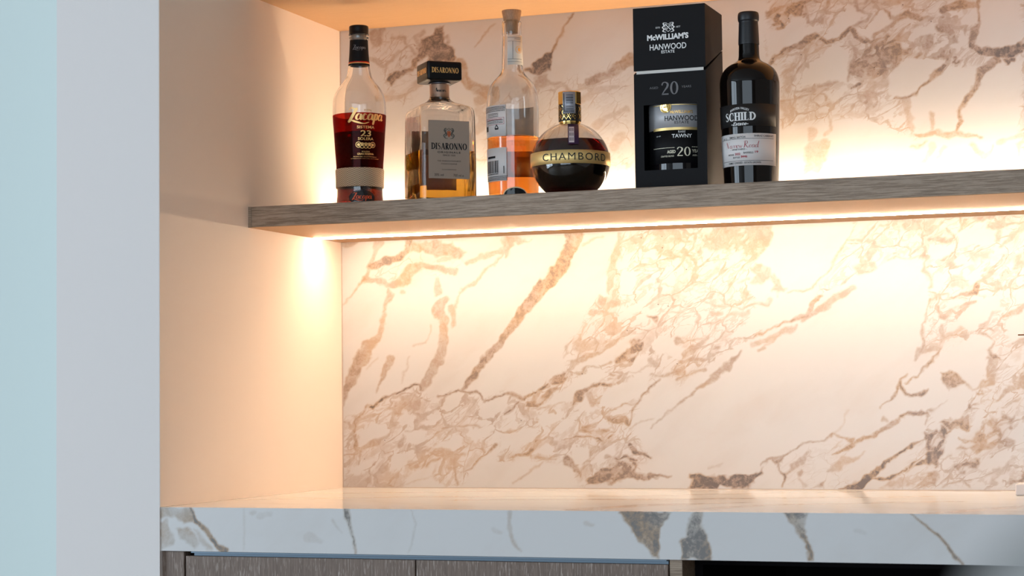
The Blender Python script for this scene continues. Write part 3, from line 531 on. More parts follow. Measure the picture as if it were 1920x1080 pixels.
def vnoise(X, Y, cell, seed):
    r = np.random.RandomState(seed); g = r.rand(128, 128) - .5
    x = X / cell; y = Y / cell; xi = np.floor(x).astype(int); yi = np.floor(y).astype(int)
    fx = x - xi; fy = y - yi; fx = fx * fx * (3 - 2 * fx); fy = fy * fy * (3 - 2 * fy)
    a = g[yi % 128, xi % 128]; b = g[yi % 128, (xi + 1) % 128]; c = g[(yi + 1) % 128, xi % 128]; e = g[(yi + 1) % 128, (xi + 1) % 128]
    return (a * (1 - fx) + b * fx) * (1 - fy) + (c * (1 - fx) + e * fx) * fy
def draw_fields(PX, PY, sheets, wamp=1.0):
    # rough, natural outlines
    wx = wamp * (9 * vnoise(PX, PY, 24, 1) + 4.5 * vnoise(PX, PY, 10, 2) + 2.2 * vnoise(PX, PY, 4, 3))
    wy = wamp * (9 * vnoise(PX, PY, 24, 4) + 4.5 * vnoise(PX, PY, 10, 5) + 2.2 * vnoise(PX, PY, 4, 6))
    X, Y = PX + wx, PY + wy
    vein = np.zeros_like(X); dens = np.zeros_like(X)
    def region(pts, pad):
        xs = [p[0] for p in pts]; ys = [p[1] for p in pts]
        return (X > min(xs) - pad) & (X < max(xs) + pad) & (Y > min(ys) - pad) & (Y < max(ys) + pad)
    def cv(sh, pts):
        ox, oy, s, _ = sh
        return [(ox + p[0] / s, oy + p[1] / s) + tuple(q / s for q in p[2:]) for p in pts]
    for sh in sheets:
        for dd, P in sh[3]['Q']:
            P = cv(sh, P); k = region(P, 20)
            dens[k] = np.maximum(dens[k], dd * np.clip(.5 + poly_sd(X[k], Y[k], P) / 22, 0, 1))
    clast = np.zeros_like(X)
    FX = X + wamp * (10 * vnoise(PX, PY, 13, 11) + 5 * vnoise(PX, PY, 6, 12)); FY = Y + wamp * (10 * vnoise(PX, PY, 13, 13) + 5 * vnoise(PX, PY, 6, 14))
    for sh in sheets:
        for P in sh[3]['K']:
            P = cv(sh, P); k = region(P, 12)
            clast[k] = np.maximum(clast[k], np.clip(.5 + poly_sd(X[k], Y[k], P) / 4, 0, 1))
            dens[k] *= 1 - np.clip(.65 + poly_sd(X[k], Y[k], P) / 6, 0, 1)
    for sh in sheets:
        for s, P in sh[3]['F']:
            P = cv(sh, P); k = region(P, 24)
            vein[k] = np.maximum(vein[k], s * np.clip(.5 + poly_sd(FX[k], FY[k], P) / 5, 0, 1))
    vein *= 1 - .9 * clast
    for sh in sheets:
        for s, P in sh[3]['V']:
            P = cv(sh, P); k = region(P, 26)
            vein[k] = np.maximum(vein[k], seg_field(X[k], Y[k], [(a, b, max(c, 2.0)) for a, b, c in P], s, 3.4))
    return vein, dens
def grid_face(P0, U, Vv, nu, nv):
    u = np.linspace(0, 1, nu); v = np.linspace(0, 1, nv)
    uu, vv = np.meshgrid(u, v)
    P = P0 + uu[..., None] * U + vv[..., None] * Vv
    idx = np.arange(nu * nv).reshape(nv, nu)
    F = np.stack([idx[:-1, :-1], idx[:-1, 1:], idx[1:, 1:], idx[1:, :-1]], -1).reshape(-1, 4)
    return P.reshape(-1, 3), F
def fast_mesh(name, V, F, mat, attrs):
    me = bpy.data.meshes.new(name); nf = len(F)
    me.vertices.add(len(V)); me.vertices.foreach_set('co', V.astype(np.float32).ravel())
    me.loops.add(nf * 4); me.loops.foreach_set('vertex_index', F.astype(np.int32).ravel())
    me.polygons.add(nf); me.polygons.foreach_set('loop_start', np.arange(0, nf * 4, 4, dtype=np.int32))
    me.update(calc_edges=True)
    for k, a in attrs.items():
        at = me.attributes.new(k, 'FLOAT', 'POINT'); at.data.foreach_set('value', a.astype(np.float32).ravel())
    me.materials.append(mat); me.validate()
    o = bpy.data.objects.new(name, me); COL.objects.link(o); return o

# marble wall panel: a 20 mm slab, face at y=0
ZTOP = 1.05
V, F = grid_face(np.array([0.003, 0, 0.0]), np.array([XR - .003, 0, 0]), np.array([0, 0, ZTOP]), 940, 560)
px, py = proj(V); ve, de = draw_fields(px, py, SHEETS)
n0 = len(V)
Vb = np.array([(0.003, 0, 0), (XR, 0, 0), (XR, 0, ZTOP), (0.003, 0, ZTOP), (0.003, .02, 0), (XR, .02, 0), (XR, .02, ZTOP), (0.003, .02, ZTOP)])
Fb = np.array([(1, 0, 4, 5), (2, 1, 5, 6), (3, 2, 6, 7), (0, 3, 7, 4), (4, 7, 6, 5)]) + n0
splash = fast_mesh('splashback', np.vstack([V, Vb]), np.vstack([F, Fb]), M['marble'], dict(vein=np.append(ve, np.zeros(8)), dens=np.append(de, np.full(8, .4))))
tag(splash, 'tall white marble wall panel with tan and grey veins behind the shelf of bottles', 'marble panel')

# worktop: top grid, front edge grid, plain underside
V1, F1 = grid_face(np.array([0.0, -D, 0]), np.array([XR, 0, 0]), np.array([0, D, 0]), 300, 110)
u, v = V1[:, 0] * 1300, V1[:, 1] * 1300
ve1 = np.zeros(len(V1))
for pts, s in (([(60, -300, 20), (420, -130, 30), (900, -60, 18), (1500, -10, 25)], .45), ([(500, -500, 30), (900, -420, 40), (1400, -260, 25)], .5),
               ([(0, -560, 20), (380, -380, 26), (800, -300, 16), (1250, -60, 20)], .4), ([(860, -800, 60), (930, -640, 45), (1100, -520, 20)], .7), ([(1050, -790, 50), (1150, -600, 25), (1500, -420, 14)], .6),
               ([(1500, -820, 50), (1600, -600, 30), (1900, -380, 20)], .6)):
    ve1 = np.maximum(ve1, seg_field(u + 26 * vnoise(u, v, 60, 8), v + 26 * vnoise(u, v, 60, 9), pts, s, 14))
V2, F2 = grid_face(np.array([0.0, -D, -T]), np.array([XR, 0, 0]), np.array([0, 0, T]), 900, 42)
px, py = proj(V2); ve2, de2 = draw_fields(px, py, EDGE_SHEETS, .55)
Vt = np.vstack([V1, V2]); n1 = len(V1); n2 = len(Vt)
Vb = np.array([(0, -D, -T), (XR, -D, -T), (XR, 0, -T), (0, 0, -T), (0, -D, 0), (XR, -D, 0), (XR, 0, 0), (0, 0, 0)])
Fb = np.array([(0, 3, 2, 1), (1, 2, 6, 5), (2, 3, 7, 6), (3, 0, 4, 7)]) + n2
work = fast_mesh('worktop', np.vstack([Vt, Vb]), np.vstack([F1, F2 + n1, Fb]), M['marble_top'],
                 dict(vein=np.concatenate([ve1, ve2, np.zeros(8)]), dens=np.concatenate([np.full(len(V1), .14), de2, np.zeros(8)])))
work.data.materials.append(M['marble_front'])
mi = np.zeros(len(work.data.polygons), dtype=np.int32); mi[len(F1):len(F1) + len(F2)] = 1
work.data.polygons.foreach_set('material_index', mi)
tag(work, 'thick white marble worktop with grey veins on its front edge', 'worktop')

# ------------------------------------------------------------------ room shell
PW = float(-aty(106, 540, -D - .002)[0])                    # pillar (end of the side wall) width
ZF, ZC = -0.93, 1.75
tag(box('wall_left', -PW, 0, -D - .002, 0.12, ZF, ZC, M['paint']), kind='structure')
M['cream'] = pmat('lamp_warmed_paint', (0.92, 0.79, 0.68), 0.6, spec=.25, bump=.12, nscale=350)  # wall paint tinted warm, the strip light's warmth put into the colour
tag(box('wall_niche', -.0005, .0008, -D - .0016, 0.0205, 0.0002, ZC, M['cream']), kind='structure')  # thin facing added over the side wall to carry the warm tint
tag(box('wall_back', 0, XR + 1.6, 0.021, 0.12, ZF, ZC, M['paint']), kind='structure')
tag(box('wall_far', -3.3, -PW - .3, -.30, -.22, ZF, ZC, M['paint_far']), kind='structure')
tag(box('wall_passage', -PW - .3, -PW, -.30, -.22, ZF, ZC, M['paint_far']), kind='structure')
tag(box('floor', -3.3, 4.5, -5.6, 0.9, ZF - .05, ZF, M['floor']), kind='structure')
tag(box('ceiling', -3.3, 4.5, -5.6, 0.9, ZC, ZC + .05, M['ceil']), kind='structure')
tag(boxes('wall_rear', [(-3.3, -.6, -5.6, -5.5, ZF, ZC), (3.0, 4.5, -5.6, -5.5, ZF, ZC), (-.6, 3.0, -5.6, -5.5, ZF, -.7), (-.6, 3.0, -5.6, -5.5, 1.6, ZC)], M['room']), kind='structure')
tag(boxes('wall_side', [(-3.3, -3.2, -5.5, -5.3, ZF, ZC), (-3.3, -3.2, -2.5, .75, ZF, ZC), (-3.3, -3.2, -5.3, -2.5, ZF, -.7), (-3.3, -3.2, -5.3, -2.5, 1.6, ZC)], M['room']), kind='structure')
wn = tag(boxes('window_1', [(-.6, 3.0, -5.5, -5.46, -.7, -.66), (-.6, 3.0, -5.5, -5.46, 1.56, 1.6), (-.6, -.55, -5.5, -5.46, -.7, 1.6), (2.95, 3.0, -5.5, -5.46, -.7, 1.6)], M['frame']), kind='structure')
wn = tag(boxes('window_2', [(-3.2, -3.16, -5.3, -2.5, -.7, -.66), (-3.2, -3.16, -5.3, -2.5, 1.56, 1.6), (-3.2, -3.16, -5.3, -5.25, -.7, 1.6), (-3.2, -3.16, -2.55, -2.5, -.7, 1.6), (-3.2, -3.16, -4.0, -3.94, -.7, 1.6)], M['frame']), kind='structure')

# ------------------------------------------------------------------ shelves
sh = empty('wall_shelf', (0, 0, ZB)); tag(sh, 'long grey oak shelf carrying the bottles, glowing strip along its underside', 'shelf')
o = box('board', 0.001, XR, -DS + .0, -.001, 0.0006, ZT - ZB, M['oak'], sh, bev=.0006, seg=1)
o = box('underside_lit_face', 0.001, XR, -DS + .0006, -.001, 0, .0006, M['lit_tone'], sh); o['label'] = 'oak underside with the strip light glow put into its colour'  # thin sheet added to carry the brightened underside colour
o = box('end_lipping', 0.0005, 0.0065, -DS - .0012, -DS + .0005, 0, ZT - ZB, M['oak'], sh)
yl = -0.1115
prof = [(-.0055, .0005), (-.0055, -.0008), (-.003, -.0022), (0, -.0027), (.003, -.0022), (.0055, -.0008), (.0055, .0005)]
V = [(x, yl + a, b) for x in (0.0015, XR - .002) for a, b in prof]; n = len(prof)
F = [(i, i + 1, n + i + 1, n + i) for i in range(n - 1)] + [tuple(range(n))[::-1], tuple(range(n, 2 * n))]
o = mesh('led_strip', V, F, M['led_low'], sh); o['label'] = 'glowing warm strip light under the shelf'
V = [(x, -.045 + a, ZT - ZB - b) for x in (0.0015, XR - .002) for a, b in prof]
F = [tuple(reversed(f)) for f in F]
o = mesh('led_strip', V, F, M['led_up'], sh); o['label'] = 'warm strip light set in the shelf top against the marble'
up = empty('wall_shelf', (0, 0, ZU)); tag(up, 'upper oak shelf along the top edge of the photo, only its warm lit underside seen', 'shelf')
box('board', 0.001, XR, -DS, -.001, 0.0006, .0345, M['oak'], up, bev=.0006, seg=1)
o = box('underside_lit_face', 0.001, XR, -DS + .0006, -.001, 0, .0006, M['lit_tone'], up); o['label'] = 'oak underside with the strip light glow put into its colour'
# silicone joint where marble meets the side wall and worktop
M['sil'] = pmat('grey_joint', (0.45, 0.38, 0.33), .6)
tag(boxes('trim_1', [(0.0, .003, -.0006, 0.0, 0, ZB), (0.0, .003, -.0006, 0.0, ZT, ZU), (0.003, XR, -.0008, 0.0, 0, .0012)], M['sil']), kind='structure')

# ------------------------------------------------------------------ cabinet
YD = -D + .006
def xat(px_, py_, y): return float(aty(px_, py_, y)[0])
xs = {k: xat(k, 1060, YD) for k in (304, 345, 348.5, 778, 780.5, 1252.5, 1256, 1279)}
zd = -T - .0075
cab = empty('base_cabinet', (0, 0, ZF)); tag(cab, 'grey brown oak base cabinet with flat doors under the left of the marble worktop', 'cabinet')
h = -ZF
box('filler_panel', xs[304], xs[345], YD, YD + .02, .1, h - T - .001, M['oak_v'], cab, bev=.0005, seg=1)
box('door', xs[348.5], xs[778], YD, YD + .02, .1, h + zd, M['oak_v'], cab, bev=.0005, seg=1)
box('door', xs[780.5], xs[1252.5], YD, YD + .02, .1, h + zd, M['oak_v'], cab, bev=.0005, seg=1)
box('side_panel', xs[1256], xs[1279], YD, -.03, 0, h - T - .0005, M['oak'], cab)
boxes('handle_rail', [(xs[345] + .012, xs[1252.5] - .002, YD + .010, YD + .0115, h - T - .03, h - T - .0008), (xs[345] + .012, xs[1252.5] - .002, YD + .0, YD + .011, h - T - .0028, h - T - .0008)], M['rail'], cab)
boxes('carcass', [(0.002, xs[1256] - .001, YD + .022, -.03, .1, .118), (0.002, .02, YD + .022, -.03, .1, h - T - .001), (xs[1256] - .019, xs[1256] - .001, YD + .022, -.03, .1, h - T - .001), (0.002, xs[1256], -.05, -.03, .1, h - T - .001), (0.02, xs[1256], YD + .06, YD + .075, 0, .1),
                  (.02, xs[1256] - .02, YD + .022, YD + .024, h - T - .08, h - T - .001)], M['black'], cab)
nic = empty('open_niche', (xs[1279], 0, ZF)); tag(nic, 'black open recess under the right half of the marble worktop', 'niche')
L_ = XR - xs[1279]
boxes('lining', [(0.001, L_, -.05, -.03, 0, h - T - .001), (0.001, .012, -D + .07, -.05, 0, h - T - .001), (0.012, L_, -D + .07, -.05, h - T - .012, h - T - .001), (.012, L_, -D + .07, -.05, 0, .1), (L_ - .012, L_, -D + .07, -.05, .1, h - T - .012)], M['black'], nic)

# ------------------------------------------------------------------ lettering
def text_pts(s, size, bold=0.0, shear=0.0, spacing=1.0, align='CENTER'):
    cu = bpy.data.curves.new('t', 'FONT'); cu.body = s; cu.size = size; cu.align_x = align
    cu.offset = bold; cu.shear = shear; cu.space_character = spacing; cu.resolution_u = 3
    ob = bpy.data.objects.new('t', cu); COL.objects.link(ob)
    me = ob.to_mesh()
    V = [(v.co.x, v.co.y) for v in me.vertices]; F = [tuple(p.vertices) for p in me.polygons]
    ob.to_mesh_clear(); bpy.data.objects.remove(ob); bpy.data.curves.remove(cu)
    return V, F
def fit(VF, cx, cyy, width=None, height=None):
    V, F = VF
    if not V: return V, F
    xs_ = [p[0] for p in V]; ys_ = [p[1] for p in V]
    x0, x1, y0, y1 = min(xs_), max(xs_), min(ys_), max(ys_)
    sx = width / (x1 - x0) if width else None; sy = height / (y1 - y0) if height else None
    sx = sx or sy; sy = sy or sx
    return [(cx + (x - (x0 + x1) / 2) * sx, cyy + (y - (y0 + y1) / 2) * sy) for x, y in V], F
def ribbon(pts, ws):
    """flat stroke with changing width"""
    V, F = [], []; n = len(pts)
    for i in range(n):
        a = pts[max(0, i - 1)]; b = pts[min(n - 1, i + 1)]
        dx, dy = b[0] - a[0], b[1] - a[1]; l = math.hypot(dx, dy) or 1
        nx, ny = -dy / l, dx / l; w2 = ws[i] / 2
        V += [(pts[i][0] + nx * w2, pts[i][1] + ny * w2), (pts[i][0] - nx * w2, pts[i][1] - ny * w2)]
    for i in range(n - 1): F.append((2 * i + 1, 2 * i + 3, 2 * i + 2, 2 * i))
    return V, F
def smooth_line(P, k=6):
    out = []; n = len(P)
    for i in range(n - 1):
        p0 = P[max(i - 1, 0)]; p1 = P[i]; p2 = P[i + 1]; p3 = P[min(i + 2, n - 1)]
        for j in range(k):
            t = j / k
            out.append(tuple(.5 * ((2 * p1[c]) + (-p0[c] + p2[c]) * t + (2 * p0[c] - 5 * p1[c] + 4 * p2[c] - p3[c]) * t * t + (-p0[c] + 3 * p1[c] - 3 * p2[c] + p3[c]) * t ** 3) for c in range(len(p1))))
    out.append(tuple(P[-1])); return out
def join(parts):
    V, F = [], []
    for v, f in parts:
        n = len(V); V += v; F += [tuple(i + n for i in q) for q in f]
    return V, F
def arcp(cx, cyy, rx, ry, a0, a1, wt, wn, n=14):
    P, W = [], []
    for i in range(n + 1):
        a = math.radians(a0 + (a1 - a0) * i / n)
        P.append((cx + rx * math.cos(a), cyy + ry * math.sin(a))); W.append(wn + (wt - wn) * abs(math.cos(a)))
    return ribbon(P, W)
TK, TN = .21, .068
def stem(x, y0=0, y1=1, w=TK, serif=True):
    r = [ribbon([(x, y0), (x, y1)], [w, w])]
    if serif:
        for y, s in ((y0, 1), (y1, -1)):
            if abs(y - 0) < .01 or abs(y - 1) < .01: r.append(ribbon([(x - w * .95, y + s * TN / 2), (x + w * .95, y + s * TN / 2)], [TN, TN]))
    return r
def glyph(c):
    g = []; wd = .6
    if c == 'I': g = stem(.14); wd = .28
    elif c == 'D': g = stem(.16) + [arcp(.18, .5, .46, .47, -90, 90, TK, TN)]; wd = .72
    elif c == 'O': g = [arcp(.37, .5, .30, .47, 0, 360, TK, TN, 28)]; wd = .76
    elif c == 'C': g = [arcp(.38, .5, .30, .47, 50, 310, TK, TN, 20), ribbon([(.60, .62), (.60, .90)], [.05, .05]), ribbon([(.57, .12), (.62, .22)], [.04, .04])]; wd = .68
    elif c == 'H': g = stem(.16) + stem(.60) + [ribbon([(.16, .52), (.60, .52)], [TN, TN])]; wd = .76
    elif c == 'L': g = stem(.16) + [ribbon([(.16, TN / 2), (.50, TN / 2)], [TN, TN]), ribbon([(.50, 0), (.50, .24)], [.05, .05])]; wd = .58
    elif c == 'N': g = stem(.12, w=TN * 1.2) + stem(.60, w=TN * 1.2) + [ribbon([(.10, 1), (.60, 0)], [TK, TK])]; wd = .74
    elif c == 'A': g = [ribbon([(.36, 1), (.62, 0)], [TK, TK]), ribbon([(.36, 1), (.10, 0)], [TN * 1.2, TN * 1.2]), ribbon([(.20, .34), (.52, .34)], [TN, TN]), ribbon([(0, TN / 2), (.2, TN / 2)], [TN, TN]), ribbon([(.5, TN / 2), (.74, TN / 2)], [TN, TN])]; wd = .72
    elif c == 'R': g = stem(.16) + [arcp(.18, .75, .30, .23, -90, 90, TK * .9, TN), ribbon([(.26, .50), (.58, .0)], [TK, TK]), ribbon([(.5, TN / 2), (.68, TN / 2)], [TN, TN])]; wd = .66
    elif c == 'S': 
        P = smooth_line([(.46, .80, .05), (.40, .94, .06), (.24, .96, .08), (.12, .80, .13), (.20, .60, .17), (.38, .44, .17), (.46, .24, .13), (.34, .04, .08), (.16, .05, .06), (.08, .22, .05)], 5)
        g = [ribbon([(x, y) for x, y, _ in P], [q for *_, q in P])]; wd = .56
    elif c == '2':
        P = smooth_line([(.08, .74, .10), (.14, .92, .08), (.30, .97, .07), (.46, .84, .13), (.44, .62, .14), (.26, .34, .09), (.08, .06, .06)], 5)
        g = [ribbon([(x, y) for x, y, _ in P], [q for *_, q in P]), ribbon([(.06, .05), (.52, .05)], [.10, .10])]; wd = .58
    elif c == '0': g = [arcp(.28, .5, .21, .47, 0, 360, .14, .05, 26)]; wd = .58
    return join(g), wd
def serif(s, gap=.07):
    parts, x = [], 0
    for c in s:
        (v, f), wd = glyph(c); parts.append(([(a + x, b) for a, b in v], f)); x += wd + gap
    return join(parts)
def script(strokes, w=.05):
    parts = []
    for st in strokes:
        ww = st[0] if isinstance(st[0], (int, float)) else 1; P = st[1:] if isinstance(st[0], (int, float)) else st
        P = smooth_line(P, 6); n = len(P); W = []
        for i in range(n):
            a = P[max(0, i - 1)]; b = P[min(n - 1, i + 1)]; dy = a[1] - b[1]; dx = b[0] - a[0]; l = math.hypot(dx, dy) or 1
            W.append(w * ww * (.45 + 1.0 * max(0, dy / l)) * min(1, .45 + min(i, n - 1 - i) / 4))
        parts.append(ribbon(P, W))
    return join(parts)
def small_a(x, s=1): # script a, returns strokes
    return [[(x + .40 * s, .40 * s), (x + .24 * s, .46 * s), (x + .06 * s, .28 * s), (x + .04 * s, .08 * s), (x + .18 * s, .0), (x + .36 * s, .20 * s), (x + .44 * s, .44 * s)],
            [(x + .44 * s, .46 * s), (x + .38 * s, .16 * s), (x + .42 * s, .0), (x + .58 * s, .10 * s)]]
def zacapa_strokes():
    S = [[1.5, (-.12, .82), (.10, 1.0), (.34, .90), (.56, .98)], [1.9, (.56, .98), (.36, .62), (.0, .02), (-.22, -.22)],
         [2.0, (-.22, -.22), (.1, -.08), (.5, -.20), (1.1, -.34), (1.6, -.20)]]
    x = .46
    for ch in 'acapa':
        if ch == 'a': S += [[1.35] + q for q in small_a(x, 1.05)]; x += .56
        elif ch == 'c': S += [[1.35, (x + .36, .38), (x + .22, .48), (x + .05, .26), (x + .08, .04), (x + .24, .0), (x + .46, .14)]]; x += .44
        elif ch == 'p': S += [[1.4, (x + .02, .30), (x + .16, .50), (x + .02, -.05), (x - .08, -.42)], [1.3, (x + .10, .30), (x + .26, .48), (x + .38, .36), (x + .30, .08), (x + .12, .0), (x + .02, .06)]]; x += .46
    return S
def narrow_road():
    S = [[(0, 0), (.10, .9), (.12, .98)], [1.5, (.12, .95), (.28, .4), (.42, .02)], [(.42, .02), (.52, .7), (.68, 1.02)]]
    x = .70
    S += small_a(x, .9); x += .50
    for _ in range(2): S += [[(x, .05), (x + .10, .40), (x + .16, .44)], [(x + .14, .36), (x + .30, .40), (x + .26, .10), (x + .38, .05)]]; x += .36
    S += [[(x + .22, .40), (x + .06, .30), (x + .06, .04), (x + .24, .04), (x + .30, .28), (x + .20, .40), (x + .42, .36)]]; x += .40
    S += [[(x, .40), (x + .06, .05), (x + .20, .12), (x + .26, .40)], [(x + .26, .40), (x + .28, .05), (x + .42, .12), (x + .48, .42)]]; x += .72
    S += [[1.5, (x + .20, .98), (x + .10, .3), (x, .0)], [(x - .06, .80), (x + .2, 1.02), (x + .50, .92), (x + .44, .60), (x + .14, .50)], [1.4, (x + .2, .52), (x + .38, .20), (x + .56, .0), (x + .70, .12)]]; x += .72
    S += [[(x + .22, .40), (x + .06, .30), (x + .06, .04), (x + .24, .04), (x + .30, .28), (x + .20, .40), (x + .42, .36)]]; x += .40
    S += small_a(x, .9); x += .50
    S += small_a(x, .9); S += [[1.3, (x + .56, 1.0), (x + .42, .5), (x + .36, .1), (x + .5, .05)]]
    return S
def to_cyl(name, VF, rfun, a0, zc, mat, parent, off=.0006):
    """x (m) runs round the body from azimuth a0, y (m) up from zc; rfun(z)->radius"""
    V, F = VF; out = []
    for x, y in V:
        z = zc + y; r = rfun(z) + off; a = a0 + x / rfun(zc); sx, sy = az(a); out.append((sx * r, sy * r, z))
    return mesh(name, out, F, mat, parent)
def to_plane(name, VF, O, U, Wv, mat, parent):
    V, F = VF; O, U, Wv = Vector(O), Vector(U), Vector(Wv)
    return mesh(name, [tuple(O + U * x + Wv * y) for x, y in V], F, mat, parent)
def T_(s, cx, cyy, width=None, height=None, bold=0.0, shear=0.0, spacing=1.0):
    return fit(text_pts(s, 1.0, bold, shear, spacing), cx, cyy, width, height)
def rectp(x0, x1, y0, y1, n=1):
    V = []; F = []
    for i in range(n + 1):
        x = x0 + (x1 - x0) * i / n; V += [(x, y0), (x, y1)]
    for i in range(n): F.append((2 * i, 2 * i + 2, 2 * i + 3, 2 * i + 1))
    return V, F
def ringp(cx, cyy, r, wd, n=24, ry=None):
    ry = ry or r
    return ribbon([(cx + r * math.cos(2 * math.pi * i / n), cyy + ry * math.sin(2 * math.pi * i / n)) for i in range(n + 1)], [wd] * (n + 1))
def discp(cx, cyy, r, n=20, ry=None):
    ry = ry or r
    return [(cx + r * math.cos(2 * math.pi * i / n), cyy + ry * math.sin(2 * math.pi * i / n)) for i in range(n)], [tuple(range(n))]
def barcode(x0, x1, y0, y1, n, seed, vertical=False):
    rr = random.Random(seed); P = []
    for i in range(n):
        a = x0 + (x1 - x0) * i / n; P.append(rectp(a, a + (x1 - x0) / n * rr.choice((.3, .5, .75)), y0, y1))
    VF = join(P)
    return VF
def grey_lines(x0, x1, ys_, h, seed):
    """blocks of print too small to read: rows of short dashes"""
    rr = random.Random(seed); P = []
    for y in ys_:
        x = x0
        while x < x1 - .0004:
            l = rr.uniform(.0010, .0034); l = min(l, x1 - x); P.append(rectp(x, x + l, y, y + h)); x += l + .0006
    return join(P)

# ------------------------------------------------------------------ bottles
class Frame:
    """turns measures of the silhouette into radii and heights for a body standing at (x, y0) on the shelf"""
    def __init__(s, pxc, pyc, y0):
        c = aty(pxc, pyc, y0); s.x = float(c[0]); s.y = y0
        s.dist = float((np.array(c) - CAM) @ RC[:, 1]); s.k = s.dist / FPX; s.pxc = pxc; s.pyc = pyc
        s.va = math.atan2(CAM[0] - s.x, -(CAM[1] - y0))       # azimuth of the viewer
    def z(s, py):    # height above the shelf
        # follow the upright axis
        zz = CAM[2] + 0
        lo, hi = -.2, 1.2
        for _ in range(30):
            mid = (lo + hi) / 2
            _, yy = proj(np.array([s.x, s.y, mid]))
            if yy > py: lo = mid
            else: hi = mid
        return (lo + hi) / 2 - ZT
    def r(s, p): return p * s.k
    def a(s, dx, rp): return s.va + math.asin(max(-1, min(1, dx / rp)))
def interp_r(prof):
    zs = [z for _, z in prof]; rs = [r for r, _ in prof]
    return lambda z: float(np.interp(z, zs, rs))
def densify(prof, k=5):
    return [(max(0.0, p[0]), p[1]) for p in smooth_line(prof, k)]
def shell(name, outer, wall, floor_t, mat, parent):
    """glass with an inside: outer = [(r,z)] bottom to top"""
    base = [(0, .004), (outer[0][0] * .55, .0025), (outer[0][0] * .86, 0.0)]
    inner = [(max(.002, r - wall), z) for r, z in outer if z > floor_t + .002]
    P = base + outer + inner[::-1] + [(inner[0][0] * .8, floor_t), (0, floor_t + .002)]
    return lathe(name, P, mat, parent), [(inner[0][0] * .8, floor_t)] + inner
def liquid(name, inner, level, mat, parent):
    P = [(0, inner[0][1] + .0008)] + [(r + .0002, z) for r, z in inner if z < level]
    f = interp_r(inner); P += [(f(level) + .0002, level), (f(level) - .0012, level - .0004), (0, level - .0005)]
    return lathe(name, P, mat, parent)

